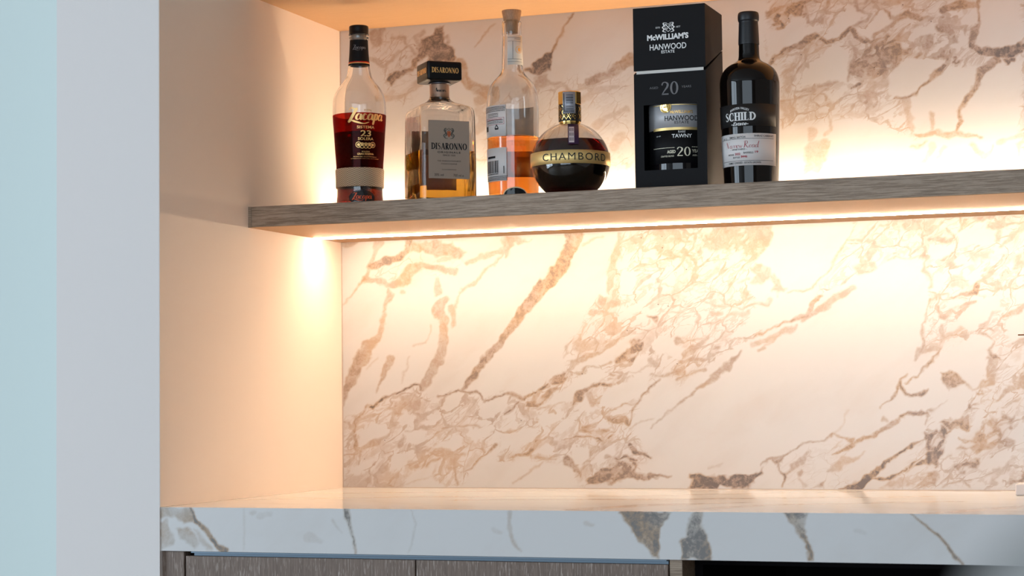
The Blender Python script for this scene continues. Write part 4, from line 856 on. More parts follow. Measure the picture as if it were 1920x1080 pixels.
# ---- rum bottle with woven band
def rum():
    f = Frame(674.5, 300, -.215); root = empty('rum_bottle', (f.x, f.y, ZT))
    tag(root, 'rum bottle with black cap, dark red label and woven straw band, leftmost', 'bottle')
    pf = [(44, 384), (43.6, 376), (42.3, 358), (43.4, 316), (45.5, 285), (47.6, 250), (49.6, 222), (50, 200), (49, 188), (45.5, 177), (39, 166), (30, 154), (24, 144), (21, 130), (19.4, 120), (17.8, 100), (16.8, 78), (16.8, 68)]
    outer = [(f.r(41), 0.0008), (f.r(44), .004)] + [(f.r(r), f.z(y)) for r, y in pf if f.z(y) > .006]
    outer = densify(outer, 4); gl, inner = shell('glass_body', outer, .0028, .010, M['glass'], root)
    ro = interp_r(outer)
    liquid('liquid', inner, f.z(251), liquid_mat('dark_rum', (0.55, 0.05, 0.006), 95), root)
    lathe('collar', [(f.r(16.9), f.z(77)), (f.r(18.2), f.z(76)), (f.r(18.4), f.z(71)), (f.r(18), f.z(66)), (f.r(16), f.z(66)), (f.r(13), f.z(66))], M['glass'], root)
    lathe('stopper', [(f.r(10), f.z(76)), (f.r(10), f.z(66)), (0, f.z(66))][::-1], pmat('cork_stopper', (.55, .48, .42), .6), root)
    c = lathe('cap', densify([(0, f.z(65.5)), (f.r(18), f.z(65.5)), (f.r(18.3), f.z(64.5)), (f.r(18.2), f.z(52)), (f.r(17.4), f.z(50)), (f.r(15), f.z(49)), (0, f.z(48.8))], 2), M['black_plastic'], root)
    nk = lathe('neck_sleeve', [(ro(f.z(y)) + .0003, f.z(y)) for y in (124, 118, 110, 100, 90, 80, 77)], M['black_card'], root); nk['label'] = 'black neck sleeve'
    lathe('neck_ring', [(ro(f.z(y)) + .0006, f.z(y)) for y in (120, 117.8)], pmat('red_foil', (.5, .03, .02), .35, metal=.4), nk)
    lathe('neck_ring', [(ro(f.z(y)) + .0007, f.z(y)) for y in (121.4, 120)], M['print_gold'], nk)
    g = M['print_grey']
    to_cyl('lettering', fit(script(zacapa_strokes(), .085), 0, 0, width=f.r(26)), ro, f.va + .05, f.z(92), g, nk)
    # wrap label
    z0, z1 = f.z(319), f.z(217.5)
    lb = lathe('front_label', [(ro(z) + .0004, z) for z in np.linspace(z0, z1, 10)], film_mat('red_film_label', (.36, .02, .012), .10), root)
    lb['label'] = 'translucent dark red wrap label with gold print'
    a = f.a(12, 48); R = lambda q: q * f.k
    ze = f.z(232)
    to_cyl('lettering', fit(script(zacapa_strokes(), .10), 0, 0, width=R(74)), ro, f.a(14, 48), f.z(224), M['print_gold'], lb)
    P = []
    y0 = f.z(257)
    def row(s, y, w, h, bold=.01, mat=None): P.append(fit(text_pts(s, 1, bold), 0, f.z(y) - y0, R(w), R(h)))
    row('SISTEMA', 244.5, 33, 5.2); row('23', 256, 20, 11.5, .02); row('SOLERA', 266, 30, 5.2)
    for i, dx in enumerate((-14, -7, 0, 7, 14)):
        P.append(ringp(R(dx), f.z(277 + (1.5 if i in (1, 2, 3) else 0)) - y0, R(5), R(1.1))); P.append(discp(R(dx), f.z(277) - y0, R(2.6)))
    row('SOLERA', 289.6, 16, 2.6, 0); row('GRAN RESERVA', 294, 33, 3.6); row('RON DE GUATEMALA', 299, 48, 1.6, .0); row('AÑEJADO EN LAS ALTURAS', 302.5, 60, 1.4, 0)
    P.append(fit(text_pts('RON', 1, .01), R(3), f.z(213.5) - y0, R(13), R(4)))
    to_cyl('lettering', join(P), ro, a, y0, M['print_gold'], lb)
    # woven band
    m, N, L = newmat('woven_straw'); b = N['Principled BSDF']
    tc = N.new('ShaderNodeTexCoord'); mp = N.new('ShaderNodeSeparateXYZ'); L.new(tc.outputs['Object'], mp.inputs[0])
    ang = mathn(N, L, 'ARCTAN2', mp.outputs[1], mp.outputs[0])
    u = mathn(N, L, 'MULTIPLY', ang, 15.0 / math.pi)
    zig = mathn(N, L, 'PINGPONG', u, .5)
    v = mathn(N, L, 'ADD', mathn(N, L, 'MULTIPLY', mp.outputs[2], 300), mathn(N, L, 'MULTIPLY', zig, 2.2))
    st = mathn(N, L, 'PINGPONG', v, .5)
    c = mixc(N, L, maprange(N, L, st, .05, .3), (.20, .13, .07), (.70, .52, .34)); L.new(c, b.inputs['Base Color']); b.inputs['Roughness'].default_value = .6
    bp = N.new('ShaderNodeBump'); bp.inputs['Distance'].default_value = .0008; L.new(st, bp.inputs['Height']); L.new(bp.outputs[0], b.inputs['Normal'])
    zz = [(0, 353.5), (1.6, 353.5), (2.2, 351), (2.0, 337), (2.2, 322), (1.6, 318.5), (0, 318.5)]
    wb = lathe('woven_band', [(ro(f.z(y)) + f.r(d) + .0003, f.z(y)) for d, y in zz], m, root, n=96); wb['label'] = 'plaited straw band'
    # oval emblem near the base
    e = to_cyl('base_emblem', discp(0, 0, R(25), 28, R(14)), ro, f.a(4, 44), f.z(374), M['print_black'], root, .0004)
    to_cyl('lettering', fit(script(zacapa_strokes(), .08), 0, 0, width=R(38)), ro, f.a(4, 44), f.z(373), pmat('red_script', (.75, .12, .05), .4, metal=.3), e, .0008)
rum()

# ---- square amaretto bottle
def rsq(h, rc, n=12):
    """rounded square ring, counter clockwise"""
    P = []
    rc = min(rc, h * .999)
    for q, (cx, cyy) in enumerate(((1, 1), (-1, 1), (-1, -1), (1, -1))):
        for i in range(n):
            a = math.pi / 2 * (q + i / (n - 1)); P.append((cx * (h - rc) + rc * math.cos(a), cyy * (h - rc) + rc * math.sin(a)))
    return P
def loft(name, rows, mat, parent, smooth=True, n=12, cap0=True, cap1=True):
    V, F = [], []; m_ = 4 * n
    for h, rc, z in rows: V += [(x, y, z) for x, y in rsq(h, rc, n)]
    for i in range(len(rows) - 1):
        for k in range(m_):
            k2 = (k + 1) % m_; F.append((i * m_ + k, i * m_ + k2, (i + 1) * m_ + k2, (i + 1) * m_ + k))
    if cap0: F.append(tuple(range(m_))[::-1])
    if cap1: F.append(tuple(range((len(rows) - 1) * m_, len(rows) * m_)))
    o = mesh(name, V, F, mat, parent, smooth)
    if smooth:
        e = o.modifiers.new('edges', 'EDGE_SPLIT'); e.split_angle = math.radians(50)
    return o
def ripple_glass():
    # hand-blown ripple in the glass
    m = pmat('rippled_glass', (0.985, 0.985, 0.97), 0.0, trans=1.0, ior=1.45); N, L = m.node_tree.nodes, m.node_tree.links
    tc = N.new('ShaderNodeTexCoord'); nz = N.new('ShaderNodeTexNoise'); nz.inputs['Scale'].default_value = 38; nz.inputs['Detail'].default_value = 1
    L.new(tc.outputs['Object'], nz.inputs['Vector']); bp = N.new('ShaderNodeBump'); bp.inputs['Strength'].default_value = 1; bp.inputs['Distance'].default_value = .0011
    L.new(nz.outputs['Fac'], bp.inputs['Height']); L.new(bp.outputs[0], N['Principled BSDF'].inputs['Normal']); return m
def amaretto():
    f = Frame(825.5, 330, -.225); ang = f.va + math.radians(18.5)
    root = empty('amaretto_bottle', (f.x, f.y, ZT), ang)
    tag(root, 'square amber liqueur bottle with black square cap and taupe paper label, second bottle from left', 'bottle')
    R = f.r; H = R(55)
    rows = [(H * .93, R(9), 0.0), (H, R(10), .003)]
    for y, s, c in ((340, 1, 10), (300, 1.0, 10), (260, .99, 10), (225, .985, 11), (213, .975, 13), (207, .95, 16), (203, .88, 20), (199, .74, 24), (195.5, .58, 26), (191, .44, 22), (187, .365, 19.5), (182, .335, 18), (172, .33, 18), (162, .33, 18)):
        rows.append((H * s, R(c), f.z(y)))
    w_ = .0034
    inner = [(h - w_, max(.001, rc - w_ * .6), z) for h, rc, z in rows if z > .012]
    inner = [(inner[0][0], inner[0][1], .009)] + inner
    # outer + inner as one closed wall
    n = 12; m_ = 48; allr = rows + inner[::-1]
    g = loft('glass_body', allr, ripple_glass(), root, n=n)
    lev = f.z(288)
    il = [(h + .0002, rc, z) for h, rc, z in inner if z < lev]
    hh = float(np.interp(lev, [z for _, _, z in inner], [h for h, _, _ in inner]))
    il.append((hh + .0002, il[-1][1], lev)); il[0] = (il[0][0], il[0][1], .0095)
    loft('liquid', il, liquid_mat('amber_liqueur', (0.995, 0.78, 0.0), 30), root)
    lathe('neck_label', [(R(18.4), f.z(y)) for y in (184, 160)], pmat('copper_neck_paper', (.50, .30, .20), .35, metal=.3), root)
    lathe('neck_ring', densify([(R(15), f.z(160)), (R(20.5), f.z(159.5)), (R(21), f.z(157)), (R(19), f.z(155.5)), (R(12), f.z(155.2))], 2), pmat('pewter_ring', (.16, .15, .16), .3, metal=.8), root)
    to_cyl('lettering', fit(script([[(0, .1), (.2, .9), (.3, .2), (.45, .5), (.5, .1), (.7, .5), (.8, .1), (1.0, .5), (1.05, .1), (1.3, .6)], [(1.3, .1), (1.5, .5), (1.55, .1), (1.8, .5), (2.0, .15), (2.3, .3)]], .10), 0, 0, width=R(22)), lambda z: R(18.6), -math.radians(8), f.z(171), M['print_black'], root)
    # cap
    s = R(34.2)
    c = loft('cap', [(s * .90, R(4), f.z(155.5)), (s * .985, R(5), f.z(154)), (s, R(5), f.z(152)), (s, R(5), f.z(124)), (s * .99, R(5), f.z(121.5)), (s * .95, R(4), f.z(120.3))], M['black_plastic'], root)
    c['label'] = 'black square cap with gold name'
    zc = f.z(137)
    w1 = serif('DISARONNO')
    to_plane('lettering', fit(w1, 0, 0, R(53), R(11)), (0, -s - .0003, zc), (1, 0, 0), (0, 0, 1), M['print_gold'], c)
    to_plane('lettering', fit(w1, 0, 0, R(53), R(11)), (-s - .0003, 0, zc), (0, -1, 0), (0, 0, 1), M['print_gold'], c)
    # label on the front face
    lw, z0, z1 = R(40), f.z(341), f.z(233.5); xo = -R(1)
    lb = box('front_label', xo - lw, xo + lw, -H - .0006, -H - .0001, z0, z1, M['taupe'], root)
    O = (xo, -H - .0008, 0); Y = lambda y: z1 - (y - 232) / (341 - 232) * (z1 - z0)
    P = [fit(w1, 0, Y(280.5), R(70), R(13)), fit(text_pts('ORIGINALE', 1, .02, spacing=1.25), 0, Y(291.8), R(45), R(3.6)), fit(text_pts('SINCE 1525', 1, .01), 0, Y(297.3), R(24), R(3)),
         fit(text_pts("THE WORLD'S FAVOURITE", 1, .0), 0, Y(308), R(46), R(2.6)), fit(text_pts('ITALIAN LIQUEUR', 1, .0), 0, Y(313.5), R(31), R(2.6)), fit(text_pts('ILLVA SARONNO', 1, 0), 0, Y(324), R(28), R(1.9)),
         fit(text_pts('20% vol', 1, 0), -R(20), Y(334), R(18), R(4.6)), fit(text_pts('700 ml e', 1, 0), R(18), Y(334.5), R(20), R(4.6))]
    to_plane('lettering', join(P), O, (1, 0, 0), (0, 0, 1), M['print_black'], lb)
    # crest: shield between two scrolled supporters
    P = [([(R(-3.4), Y(252)), (R(3.4), Y(252)), (R(3.6), Y(259)), (0, Y(264)), (R(-3.6), Y(259))], [(4, 3, 2, 1, 0)])]
    to_plane('crest_shield', join(P), O, (1, 0, 0), (0, 0, 1), pmat('crest_red', (.45, .12, .05), .5), lb)
    P = []
    for sgn in (-1, 1):
        P.append(script([[(sgn * R(2), Y(250)), (sgn * R(6), Y(246.5)), (sgn * R(9), Y(251)), (sgn * R(6), Y(256)), (sgn * R(10), Y(260)), (sgn * R(7), Y(265)), (sgn * R(2), Y(266))],
                         [(sgn * R(4.5), Y(249)), (sgn * R(7), Y(252)), (sgn * R(4.5), Y(258)), (sgn * R(7.5), Y(262))]], R(1.7)))
    P.append(ringp(0, Y(248.5), R(2), R(.9), 12))
    to_plane('crest', join(P), O, (1, 0, 0), (0, 0, 1), pmat('crest_grey', (.12, .115, .10), .5), lb)
    # label on the back face, seen through the glass
    bk = box('back_label', -R(38), R(40), H + .0001, H + .0006, f.z(345), f.z(240), paper_through('label_reverse', (.36, .27, .20)), root)
amaretto()

# ---- bourbon style bottle with cork stopper
def cork_bottle():
    f = Frame(962.5, 300, -.205); root = empty('spirit_bottle', (f.x, f.y, ZT))
    tag(root, 'tall clear spirit bottle with wooden stopper, half full of amber', 'bottle')
    R = f.r
    pf = [(46.5, 376), (46.8, 360), (48, 320), (48.6, 260), (49.2, 205), (48.6, 190), (47, 177), (43, 163.5), (35, 152), (25.5, 142), (21, 134), (19.8, 126), (19.4, 110), (18.4, 85), (17.6, 68)]
    outer = [(R(43), .0006), (R(46), .003)] + [(R(r), f.z(y)) for r, y in pf if f.z(y) > .005]
    outer = densify(outer, 4)
    outer += [(R(18.4), f.z(66)), (R(18.6), f.z(62)), (R(18.6), f.z(43)), (R(18), f.z(40.5)), (R(15.5), f.z(40))]
    gl, inner = shell('glass_body', outer, .003, .012, M['glass'], root); ro = interp_r(sorted(outer, key=lambda p: p[1]))
    lev = f.z(259)
    liquid('liquid', [p for p in inner if p[1] < lev + .02], lev, liquid_mat('amber_spirit', (0.98, 0.64, 0.0), 46), root)
    st = lathe('stopper', [(0, f.z(63)), (R(11), f.z(63)), (R(12), f.z(44)), (R(13), f.z(41)), (R(15.2), f.z(39.6)), (R(15.5), f.z(39)), (R(18.6), f.z(21.5)), (R(18.2), f.z(20.4)), (0, f.z(20))],
               wood_mat('stopper_wood', (.33, .185, .10), (.50, .30, .17), 2, 1.5), root, n=48); st['label'] = 'turned wooden cork stopper'
    pl = M['paper']; a0 = f.a(-9, 20)
    nl = band_patch('neck_label', ro(f.z(124.5)) + .0005, ro(f.z(68)) + .0005, f.z(124.5), f.z(68.5), a0, a0 + 2.3, pl, root)
    A = f.a(2, 19.5)
    P = [rectp(-R(10), R(18), f.z(73.5) - f.z(96), f.z(72.8) - f.z(96), 8), rectp(-R(10), R(18), f.z(114) - f.z(96), f.z(113.3) - f.z(96), 8), rectp(-R(10), R(18), f.z(119) - f.z(96), f.z(118.4) - f.z(96), 8), rectp(-R(1), -R(.3), f.z(113) - f.z(96), f.z(80) - f.z(96)),
         rectp(-R(10), R(18), f.z(80.5) - f.z(96), f.z(80) - f.z(96), 8), fit(text_pts('STRAIGHT', 1, 0), R(10), f.z(76) - f.z(96), R(14), R(2.6))]
    to_cyl('lettering', join(P), ro, A, f.z(96), M['print_grey'], nl, .0011)
    to_cyl('medallion', join([ringp(R(11), 0, R(6.5), R(.8)), discp(R(12), 0, R(3), 14, R(4))]), ro, A, f.z(96), M['print_gold'], nl, .0011)
    # two back labels, facing left of the viewer
    a1, a2 = f.va - 1.60, f.a(-12.3, 49)
    pw = M['paper_white']; ac = f.va - .78; off = .0012
    b1 = band_patch('back_label', ro(f.z(260)) + .0005, ro(f.z(203)) + .0005, f.z(260.5), f.z(202.5), a1, a2, pw, root)
    zc = f.z(230); Q = lambda y: f.z(y) - zc
    P = [grey_lines(-R(34), R(24), [Q(y) for y in (206.5, 209, 211.5, 214)], R(1.1), 3), grey_lines(-R(18), R(10), [Q(y) for y in (218.5, 221, 224)], R(1.1), 4), grey_lines(-R(22), R(20), [Q(y) for y in (231, 233.7, 236)], R(1.1), 5),
         rectp(-R(28), -R(18), Q(249.5), Q(240)), rectp(R(2), R(10), Q(248), Q(246))]
    tri = [ribbon([(R(x0), Q(y0)), (R(x1), Q(y1))], [R(1.6)] * 2) for x0, y0, x1, y1 in ((2, 246, 6, 239), (6, 239, 10, 246), (10, 246, 2, 246))]
    to_cyl('lettering', join(P + tri), ro, ac, zc, M['print_black'], b1, off)
    to_cyl('warning_box', join([rectp(-R(25), R(22), Q(226.4), Q(225.8), 8), rectp(-R(25), R(22), Q(238.6), Q(238), 8), rectp(R(21.4), R(22), Q(238.6), Q(225.8)), rectp(-R(25), -R(24.4), Q(238.6), Q(225.8)), grey_lines(-R(22), R(18), [Q(229.5)], R(1.2), 9)]), ro, ac, zc, M['print_red'], b1, off)
    b2 = band_patch('back_label', ro(f.z(344)) + .0005, ro(f.z(282)) + .0005, f.z(343.5), f.z(281.5), a1, a2, pw, root)
    zc = f.z(312)
    P = [barcode(-R(30), R(10), Q(328), Q(305), 26, 7), grey_lines(-R(30), R(8), [Q(330.6)], R(1.4), 8), grey_lines(-R(34), R(26), [Q(y) for y in (335.5, 338.2, 341)], R(1.1), 6), rectp(-R(22), R(2), Q(300.5), Q(296.5), 4), rectp(R(19), R(20.5), Q(330), Q(316))]
    to_cyl('lettering', join(P), ro, ac, zc, M['print_black'], b2, off)
    # front labels seen from behind, through the glass
    rv = paper_through('label_back_side', (.55, .50, .47))
    for y0, y1 in ((256, 197), (329, 281)):
        band_patch('front_label', ro(f.z(y0)) + .0004, ro(f.z(y1)) + .0004, f.z(y0), f.z(y1), f.va + math.radians(121), f.va + math.radians(196), rv, root)
    # rounded emblem at the foot
    e = to_cyl('base_emblem', discp(0, 0, R(22), 24, R(14)), ro, f.a(3, 47), f.z(370), M['print_black'], root, .0004)
    to_cyl('emblem_ring', ringp(0, 0, R(22), R(2), 30, R(14)), ro, f.a(3, 47), f.z(370), pmat('emblem_cream', (.9, .78, .5), .4), e, .0009)
cork_bottle()

# ---- round raspberry liqueur bottle
def globe():
    f = Frame(1069.5, 300, -.272); root = empty('liqueur_bottle', (f.x, f.y, ZT))
    tag(root, 'round globe liqueur bottle of dark purple drink with gold band and gold crown cap', 'bottle')
    R = f.r; rs = R(74); zc = f.z(303.5)
    b0 = -math.asin(min(.999, (zc - .0015) / rs * .985))
    outer = []
    for i in range(40):
        t = b0 + (math.acos(R(20) / rs) - b0) * i / 39
        outer.append((rs * math.cos(t), zc + rs * math.sin(t)))
    sh_ = outer[0][1] - .0012
    outer = [(outer[0][0] * .92, .0008)] + [(r, max(.0015, z)) for r, z in outer] + [(R(17), f.z(233)), (R(16), f.z(225)), (R(16), f.z(215))]
    gl, inner = shell('glass_body', outer, .003, .009, M['glass'], root)
    lev = f.z(266.5)
    liquid('liquid', [p for p in inner if p[1] < f.z(240)], lev, liquid_mat('raspberry_liqueur', (0.50, 0.02, 0.02), 95), root)
    # gold band
    zb0, zb1 = f.z(314), f.z(289.5); rb = rs + .0006
    bd = lathe('gold_band', [(rb - .0012, zb0 - .0002), (rb, zb0), (rb + .0003, (zb0 + zb1) / 2), (rb, zb1), (rb - .0012, zb1 + .0002)], M['gold_soft'], root, n=96)
    bd['label'] = 'gold band with black name'
    VF = fit(text_pts('CHAMBORD', 1, -.004, spacing=1.22), 0, 0, rb * math.radians(101), R(13.5))
    to_cyl('lettering', VF, lambda z: rb, f.va + math.radians(8), (zb0 + zb1) / 2, M['print_black'], bd, .0009)
    # crown cap, eight sided upper part over a pierced ring
    V, F = [], []; n = 10
    cap = empty('dummy', (0, 0, 0)); bpy.data.objects.remove(cap)
    lathe('cap', [(0, f.z(236)), (R(18), f.z(236)), (R(19.5), f.z(234)), (R(20.5), f.z(228)), (R(20.5), f.z(198)), (R(20), f.z(197)), (0, f.z(197))], M['gold'], root, n=48)
    lathe('cap_top', [(0, f.z(197.5)), (R(21.2), f.z(197.5)), (R(22.2), f.z(196.5)), (R(22.2), f.z(174.5)), (R(20.6), f.z(173)), (0, f.z(173))], M['gold'], root, n=n, smooth=False)
    band = lathe('lattice_ring', [(R(20.9), f.z(229)), (R(21.1), f.z(227.5)), (R(21.1), f.z(199)), (R(20.9), f.z(198))], M['print_black'], root, n=48)
    P = []; H0, H1 = f.z(226.5), f.z(199.5); hm = (H0 + H1) / 2; hh = (H1 - H0) / 2; stp = 2 * math.pi * R(21) / 16
    for i in range(16):
        x = i * stp
        for j in (0, 1):
            y = -hh / 2 + j * hh
            P.append(ribbon([(x - stp / 2, y), (x, y + hh / 2), (x + stp / 2, y), (x, y - hh / 2), (x - stp / 2, y)], [R(1.3)] * 5))
            P.append(discp(x, y, R(1.2), 8))
    to_cyl('lattice', join(P), lambda z: R(21.1), 0, hm, M['gold'], band, .0005)
    # closure strip over the cap and down the shoulder
    a = f.a(-1.5, 22); silver = pmat('silver_seal', (.42, .42, .47), .35, metal=.3)
    se = band_patch('tax_seal', R(22.7), R(22.7), f.z(215.5), f.z(175), a - .52, a + .55, silver, root); se['label'] = 'silver paper seal stuck down the front of the cap'
    to_cyl('barcode', join([rectp(-R(5), R(8), f.z(y) - f.z(195), f.z(y - h_) - f.z(195), 3) for y, h_ in ((182, 1), (185, .7), (187.5, 1.4), (190, .8), (192.4, 1.3), (195, .8), (197.2, 1), (203, .6), (208, .8))] + [grey_lines(-R(10), R(9), [f.z(212) - f.z(195)], R(1), 2), rectp(-R(10), -R(8.6), f.z(212) - f.z(195), f.z(178) - f.z(195))]), lambda z: R(22.7), a, f.z(195), M['print_black'], se, .0009)
    pur = pmat('purple_ribbon', (.035, .012, .05), .4)
    # purple ribbon hugging the globe
    V, F = [], []; cols = 8; a0, a1 = f.va - math.radians(5), f.va + math.radians(14); rows = []
    zz = list(np.linspace(f.z(279), f.z(237), 14))
    for z in zz:
        r = math.sqrt(max(R(18) ** 2, rs ** 2 - (z - zc) ** 2)) + .0006
        wv = max(.4, R(62) / r * .55)
        for k in range(cols + 1):
            xx = -R(3) + (R(20)) * k / cols - R(1); aa = f.va + math.asin(max(-.95, min(.95, xx / r))); sx, sy = az(aa); V.append((sx * r, sy * r, z))
    for i in range(len(zz) - 1):
        for k in range(cols):
            q = i * (cols + 1) + k; F.append((q, q + 1, q + cols + 2, q + cols + 1))
    rb_ = mesh('ribbon', V, F, pur, root, True)
    V, F = [], []
    for z in zz[1:-2]:
        r = math.sqrt(max(R(18) ** 2, rs ** 2 - (z - zc) ** 2)) + .0011
        for xx in (-R(2.2), R(7.5)):
            aa = f.va + math.asin(xx / r); sx, sy = az(aa); V.append((sx * r, sy * r, z))
    for i in range(len(zz) - 4): F.append((2 * i, 2 * i + 1, 2 * i + 3, 2 * i + 2))
    tg = mesh('ribbon_label', V, F, pmat('pink_white_tag', (.70, .58, .60), .6), rb_)
    V, F = [], []
    for x0, x1 in ((-R(1), R(.6)), (R(1.8), R(3)), (R(4.6), R(6))):
        for i, z in enumerate(zz[2:-3]):
            r = math.sqrt(max(R(18) ** 2, rs ** 2 - (z - zc) ** 2)) + .0015
            for xx in (x0, x1):
                aa = f.va + math.asin(xx / r); sx, sy = az(aa); V.append((sx * r, sy * r, z))
            if i and i % 3: q = len(V) - 4; F.append((q, q + 1, q + 3, q + 2))
    mesh('lettering', V, F, M['print_grey'], rb_)
globe()

# ---- gift box with window, and the bottle in it
def giftbox():
    yF = -.292; dp = .107
    P = lambda x, y: aty(x, y, yF)
    x0, x1 = float(P(1190, 250)[0]), float(P(1325.3, 250)[0]); W = x1 - x0
    k = W / 135.5; zt = float(P(1255, 11)[2]) - ZT
    root = empty('gift_box', ((x0 + x1) / 2, yF, ZT)); tag(root, 'tall black card gift box with white lettering and a cut-out window', 'box')
    hw = W / 2; mt = M['black_card']; th = .0022
    def Z(px_, py_): return float(P(px_, py_)[2]) - ZT
    zl = Z(1255, 129.5); zb_ = Z(1255, 135.5); zlb = Z(1255, 129.5) + .041     # seam at front, seam at the back
    # base: side walls with a slanting top, back, floor, front with window
    xl, xr = float(P(1207.5, 255)[0]) - (x0 + x1) / 2, float(P(1307.5, 255)[0]) - (x0 + x1) / 2
    wz0, wz1 = Z(1257, 317.5), Z(1257, 194.5)
    V, F = [], []
    def quad_prism(poly, ax, t0, t1):
        n = len(V); m_ = len(poly)
        for t in (t0, t1):
            for a, b in poly: V.append((t, a, b) if ax == 'x' else (a, t, b))
        F.append(tuple(n + i for i in range(m_))[::-1]); F.append(tuple(n + m_ + i for i in range(m_)))
        for i in range(m_):
            j = (i + 1) % m_; F.append((n + i, n + j, n + m_ + j, n + m_ + i))
    side = [(0, 0), (dp, 0), (dp, zlb), (0, zb_)]
    quad_prism(side, 'x', -hw, -hw + th); quad_prism(side, 'x', hw - th, hw)
    quad_prism([(-hw + th, 0), (hw - th, 0), (hw - th, zlb), (-hw + th, zlb)], 'y', dp - th, dp)
    for (a, b, c, d) in ((-hw + th, xl, 0, zb_), (xr, hw - th, 0, zb_), (xl, xr, 0, wz0), (xl, xr, wz1, zb_)):
        quad_prism([(a, c), (b, c), (b, d), (a, d)], 'y', 0, th)
    quad_prism([(-hw + th, 0), (hw - th, 0), (hw - th, th), (-hw + th, th)], 'y', th, dp - th)
    bs = mesh('box_base', V, F, mt, root)
    # inner liner: cream edge seen in the gap
    box('liner', -hw + .004, hw - .004, .0012, .003, zb_ - .006, zl + .003, M['paper'], root)
    V, F = [], []
    side = [(0, zl), (dp, zlb + .002), (dp, zt), (0, zt)]
    quad_prism(side, 'x', -hw, -hw + th); quad_prism(side, 'x', hw - th, hw)
    quad_prism([(-hw + th, zlb + .002), (hw - th, zlb + .002), (hw - th, zt), (-hw + th, zt)], 'y', dp - th, dp)
    quad_prism([(-hw + th, zl), (hw - th, zl), (hw - th, zt), (-hw + th, zt)], 'y', 0, th)
    n = len(V); V += [(-hw + th, th, zt - th), (hw - th, th, zt - th), (hw - th, dp - th, zt - th), (-hw + th, dp - th, zt - th), (-hw + th, th, zt), (hw - th, th, zt), (hw - th, dp - th, zt), (-hw + th, dp - th, zt)]
    F += [tuple(n + i for i in q) for q in ((0, 3, 2, 1), (4, 5, 6, 7), (0, 1, 5, 4), (1, 2, 6, 5), (2, 3, 7, 6), (3, 0, 4, 7))]
    ld = mesh('lid', V, F, mt, root)
    R = lambda q: q * k; off = -.0004
    X = lambda px_, py_: float(P(px_, py_)[0]) - (x0 + x1) / 2
    def row(s, cx, cyp, w_, h_, bold=.0, VF=None): return fit(VF or text_pts(s, 1, bold), X(cx, cyp), Z(cx, cyp), R(w_), R(h_))
    Q = [row("McWILLIAM'S", 1252, 68.5, 78, 11, .045), row('HANWOOD', 1252.5, 87, 69, 11, .012), row('ESTATE', 1252.5, 96.6, 25, 5.4, .012), row('ESTD', 1233.5, 52, 8, 3), row('1877', 1271.5, 50, 8, 3)]
    cx, cz = X(1253, 51), Z(1253, 51)
    crest = [ribbon([(cx - R(6), cz + R(6)), (cx + R(6), cz + R(6)), (cx + R(6), cz - R(4)), (cx, cz - R(8)), (cx - R(6), cz - R(4)), (cx - R(6), cz + R(6))], [R(1)] * 6), ribbon([(cx - R(6), cz + R(6)), (cx + R(5), cz - R(5))], [R(1.6)] * 2),
             ringp(cx - R(3), cz - R(2.4), R(1.5), R(.9), 10), ringp(cx + R(2.6), cz + R(2.6), R(1.5), R(.9), 10)]
    for sg in (-1, 1):
        crest.append(script([[(cx + sg * R(2), cz + R(8)), (cx + sg * R(9), cz + R(8)), (cx + sg * R(8), cz + R(3)), (cx + sg * R(11), cz), (cx + sg * R(8), cz - R(3)), (cx + sg * R(10), cz - R(7)), (cx + sg * R(4), cz - R(9))]], R(1.8)))
    to_plane('lettering', join(Q + crest), (0, off, 0), (1, 0, 0), (0, 0, 1), M['print_white'], ld)
    g20 = row('', 1256, 165, 32, 24, VF=serif('20', .05))
    to_plane('lettering', join([g20, row('AGED', 1226, 165, 16, 4), row('YEARS', 1287, 162, 18, 4)]), (0, off, 0), (1, 0, 0), (0, 0, 1), M['print_grey'], bs)
    # the bottle inside is a thing of its own
    by = yF + .0525; bx = (x0 + x1) / 2 + .001
    f = Frame(1258, 260, by); f.x = bx
    b = empty('port_bottle', (bx, by, ZT + th)); tag(b, 'port bottle with silver and black label seen through the window of the black gift box', 'bottle')
    rb = min(.0495, hw - th - .0015); z = lambda py: Z(1258, py) * 1.0
    lathe('glass_body', densify([(0, .004), (rb * .8, 0.0), (rb * .97, .001), (rb, .006), (rb, .165), (rb * .9, .185), (rb * .5, .205), (.0145, .225), (.0140, .262), (0, .262)], 3), pmat('dark_port_glass', (.006, .005, .006), .06, spec=.6), b)
    k2 = (f.k)
    zz = lambda py: f.z(py) - th
    a = f.va + math.radians(3); R2 = lambda q: q * k2; rf = lambda q: rb
    l1 = band_patch('front_label', rb + .0004, rb + .0004, zz(249), zz(200), a - 1.45, a + 1.3, pmat('silver_label', (.50, .49, .50), .42, metal=.15), b)
    to_cyl('gold_edge', join([rectp(-R2(60), R2(55), zz(251) - zz(225), zz(246) - zz(225), 30), rectp(-R2(60), R2(55), zz(205) - zz(225), zz(203.5) - zz(225), 30)]), rf, a, zz(225), M['gold_soft'], l1, .0009)
    l2 = band_patch('front_label', rb + .0004, rb + .0004, zz(312), zz(249.5), a - 1.45, a + 1.3, M['black_card'], b)
    to_cyl('lettering', join([fit(text_pts('HANWOOD', 1, .012), 0, zz(229) - zz(228), R2(64), R2(9.5)), fit(text_pts('ESTATE', 1, 0), 0, zz(237) - zz(228), R2(26), R2(5))]), rf, a, zz(228), M['print_black'], l1, .0010)
    to_cyl('lettering', fit(text_pts("McWILLIAM'S", 1, .03), 0, 0, R2(42), R2(6)), rf, a, zz(217.5), M['print_gold'], l1, .0010)
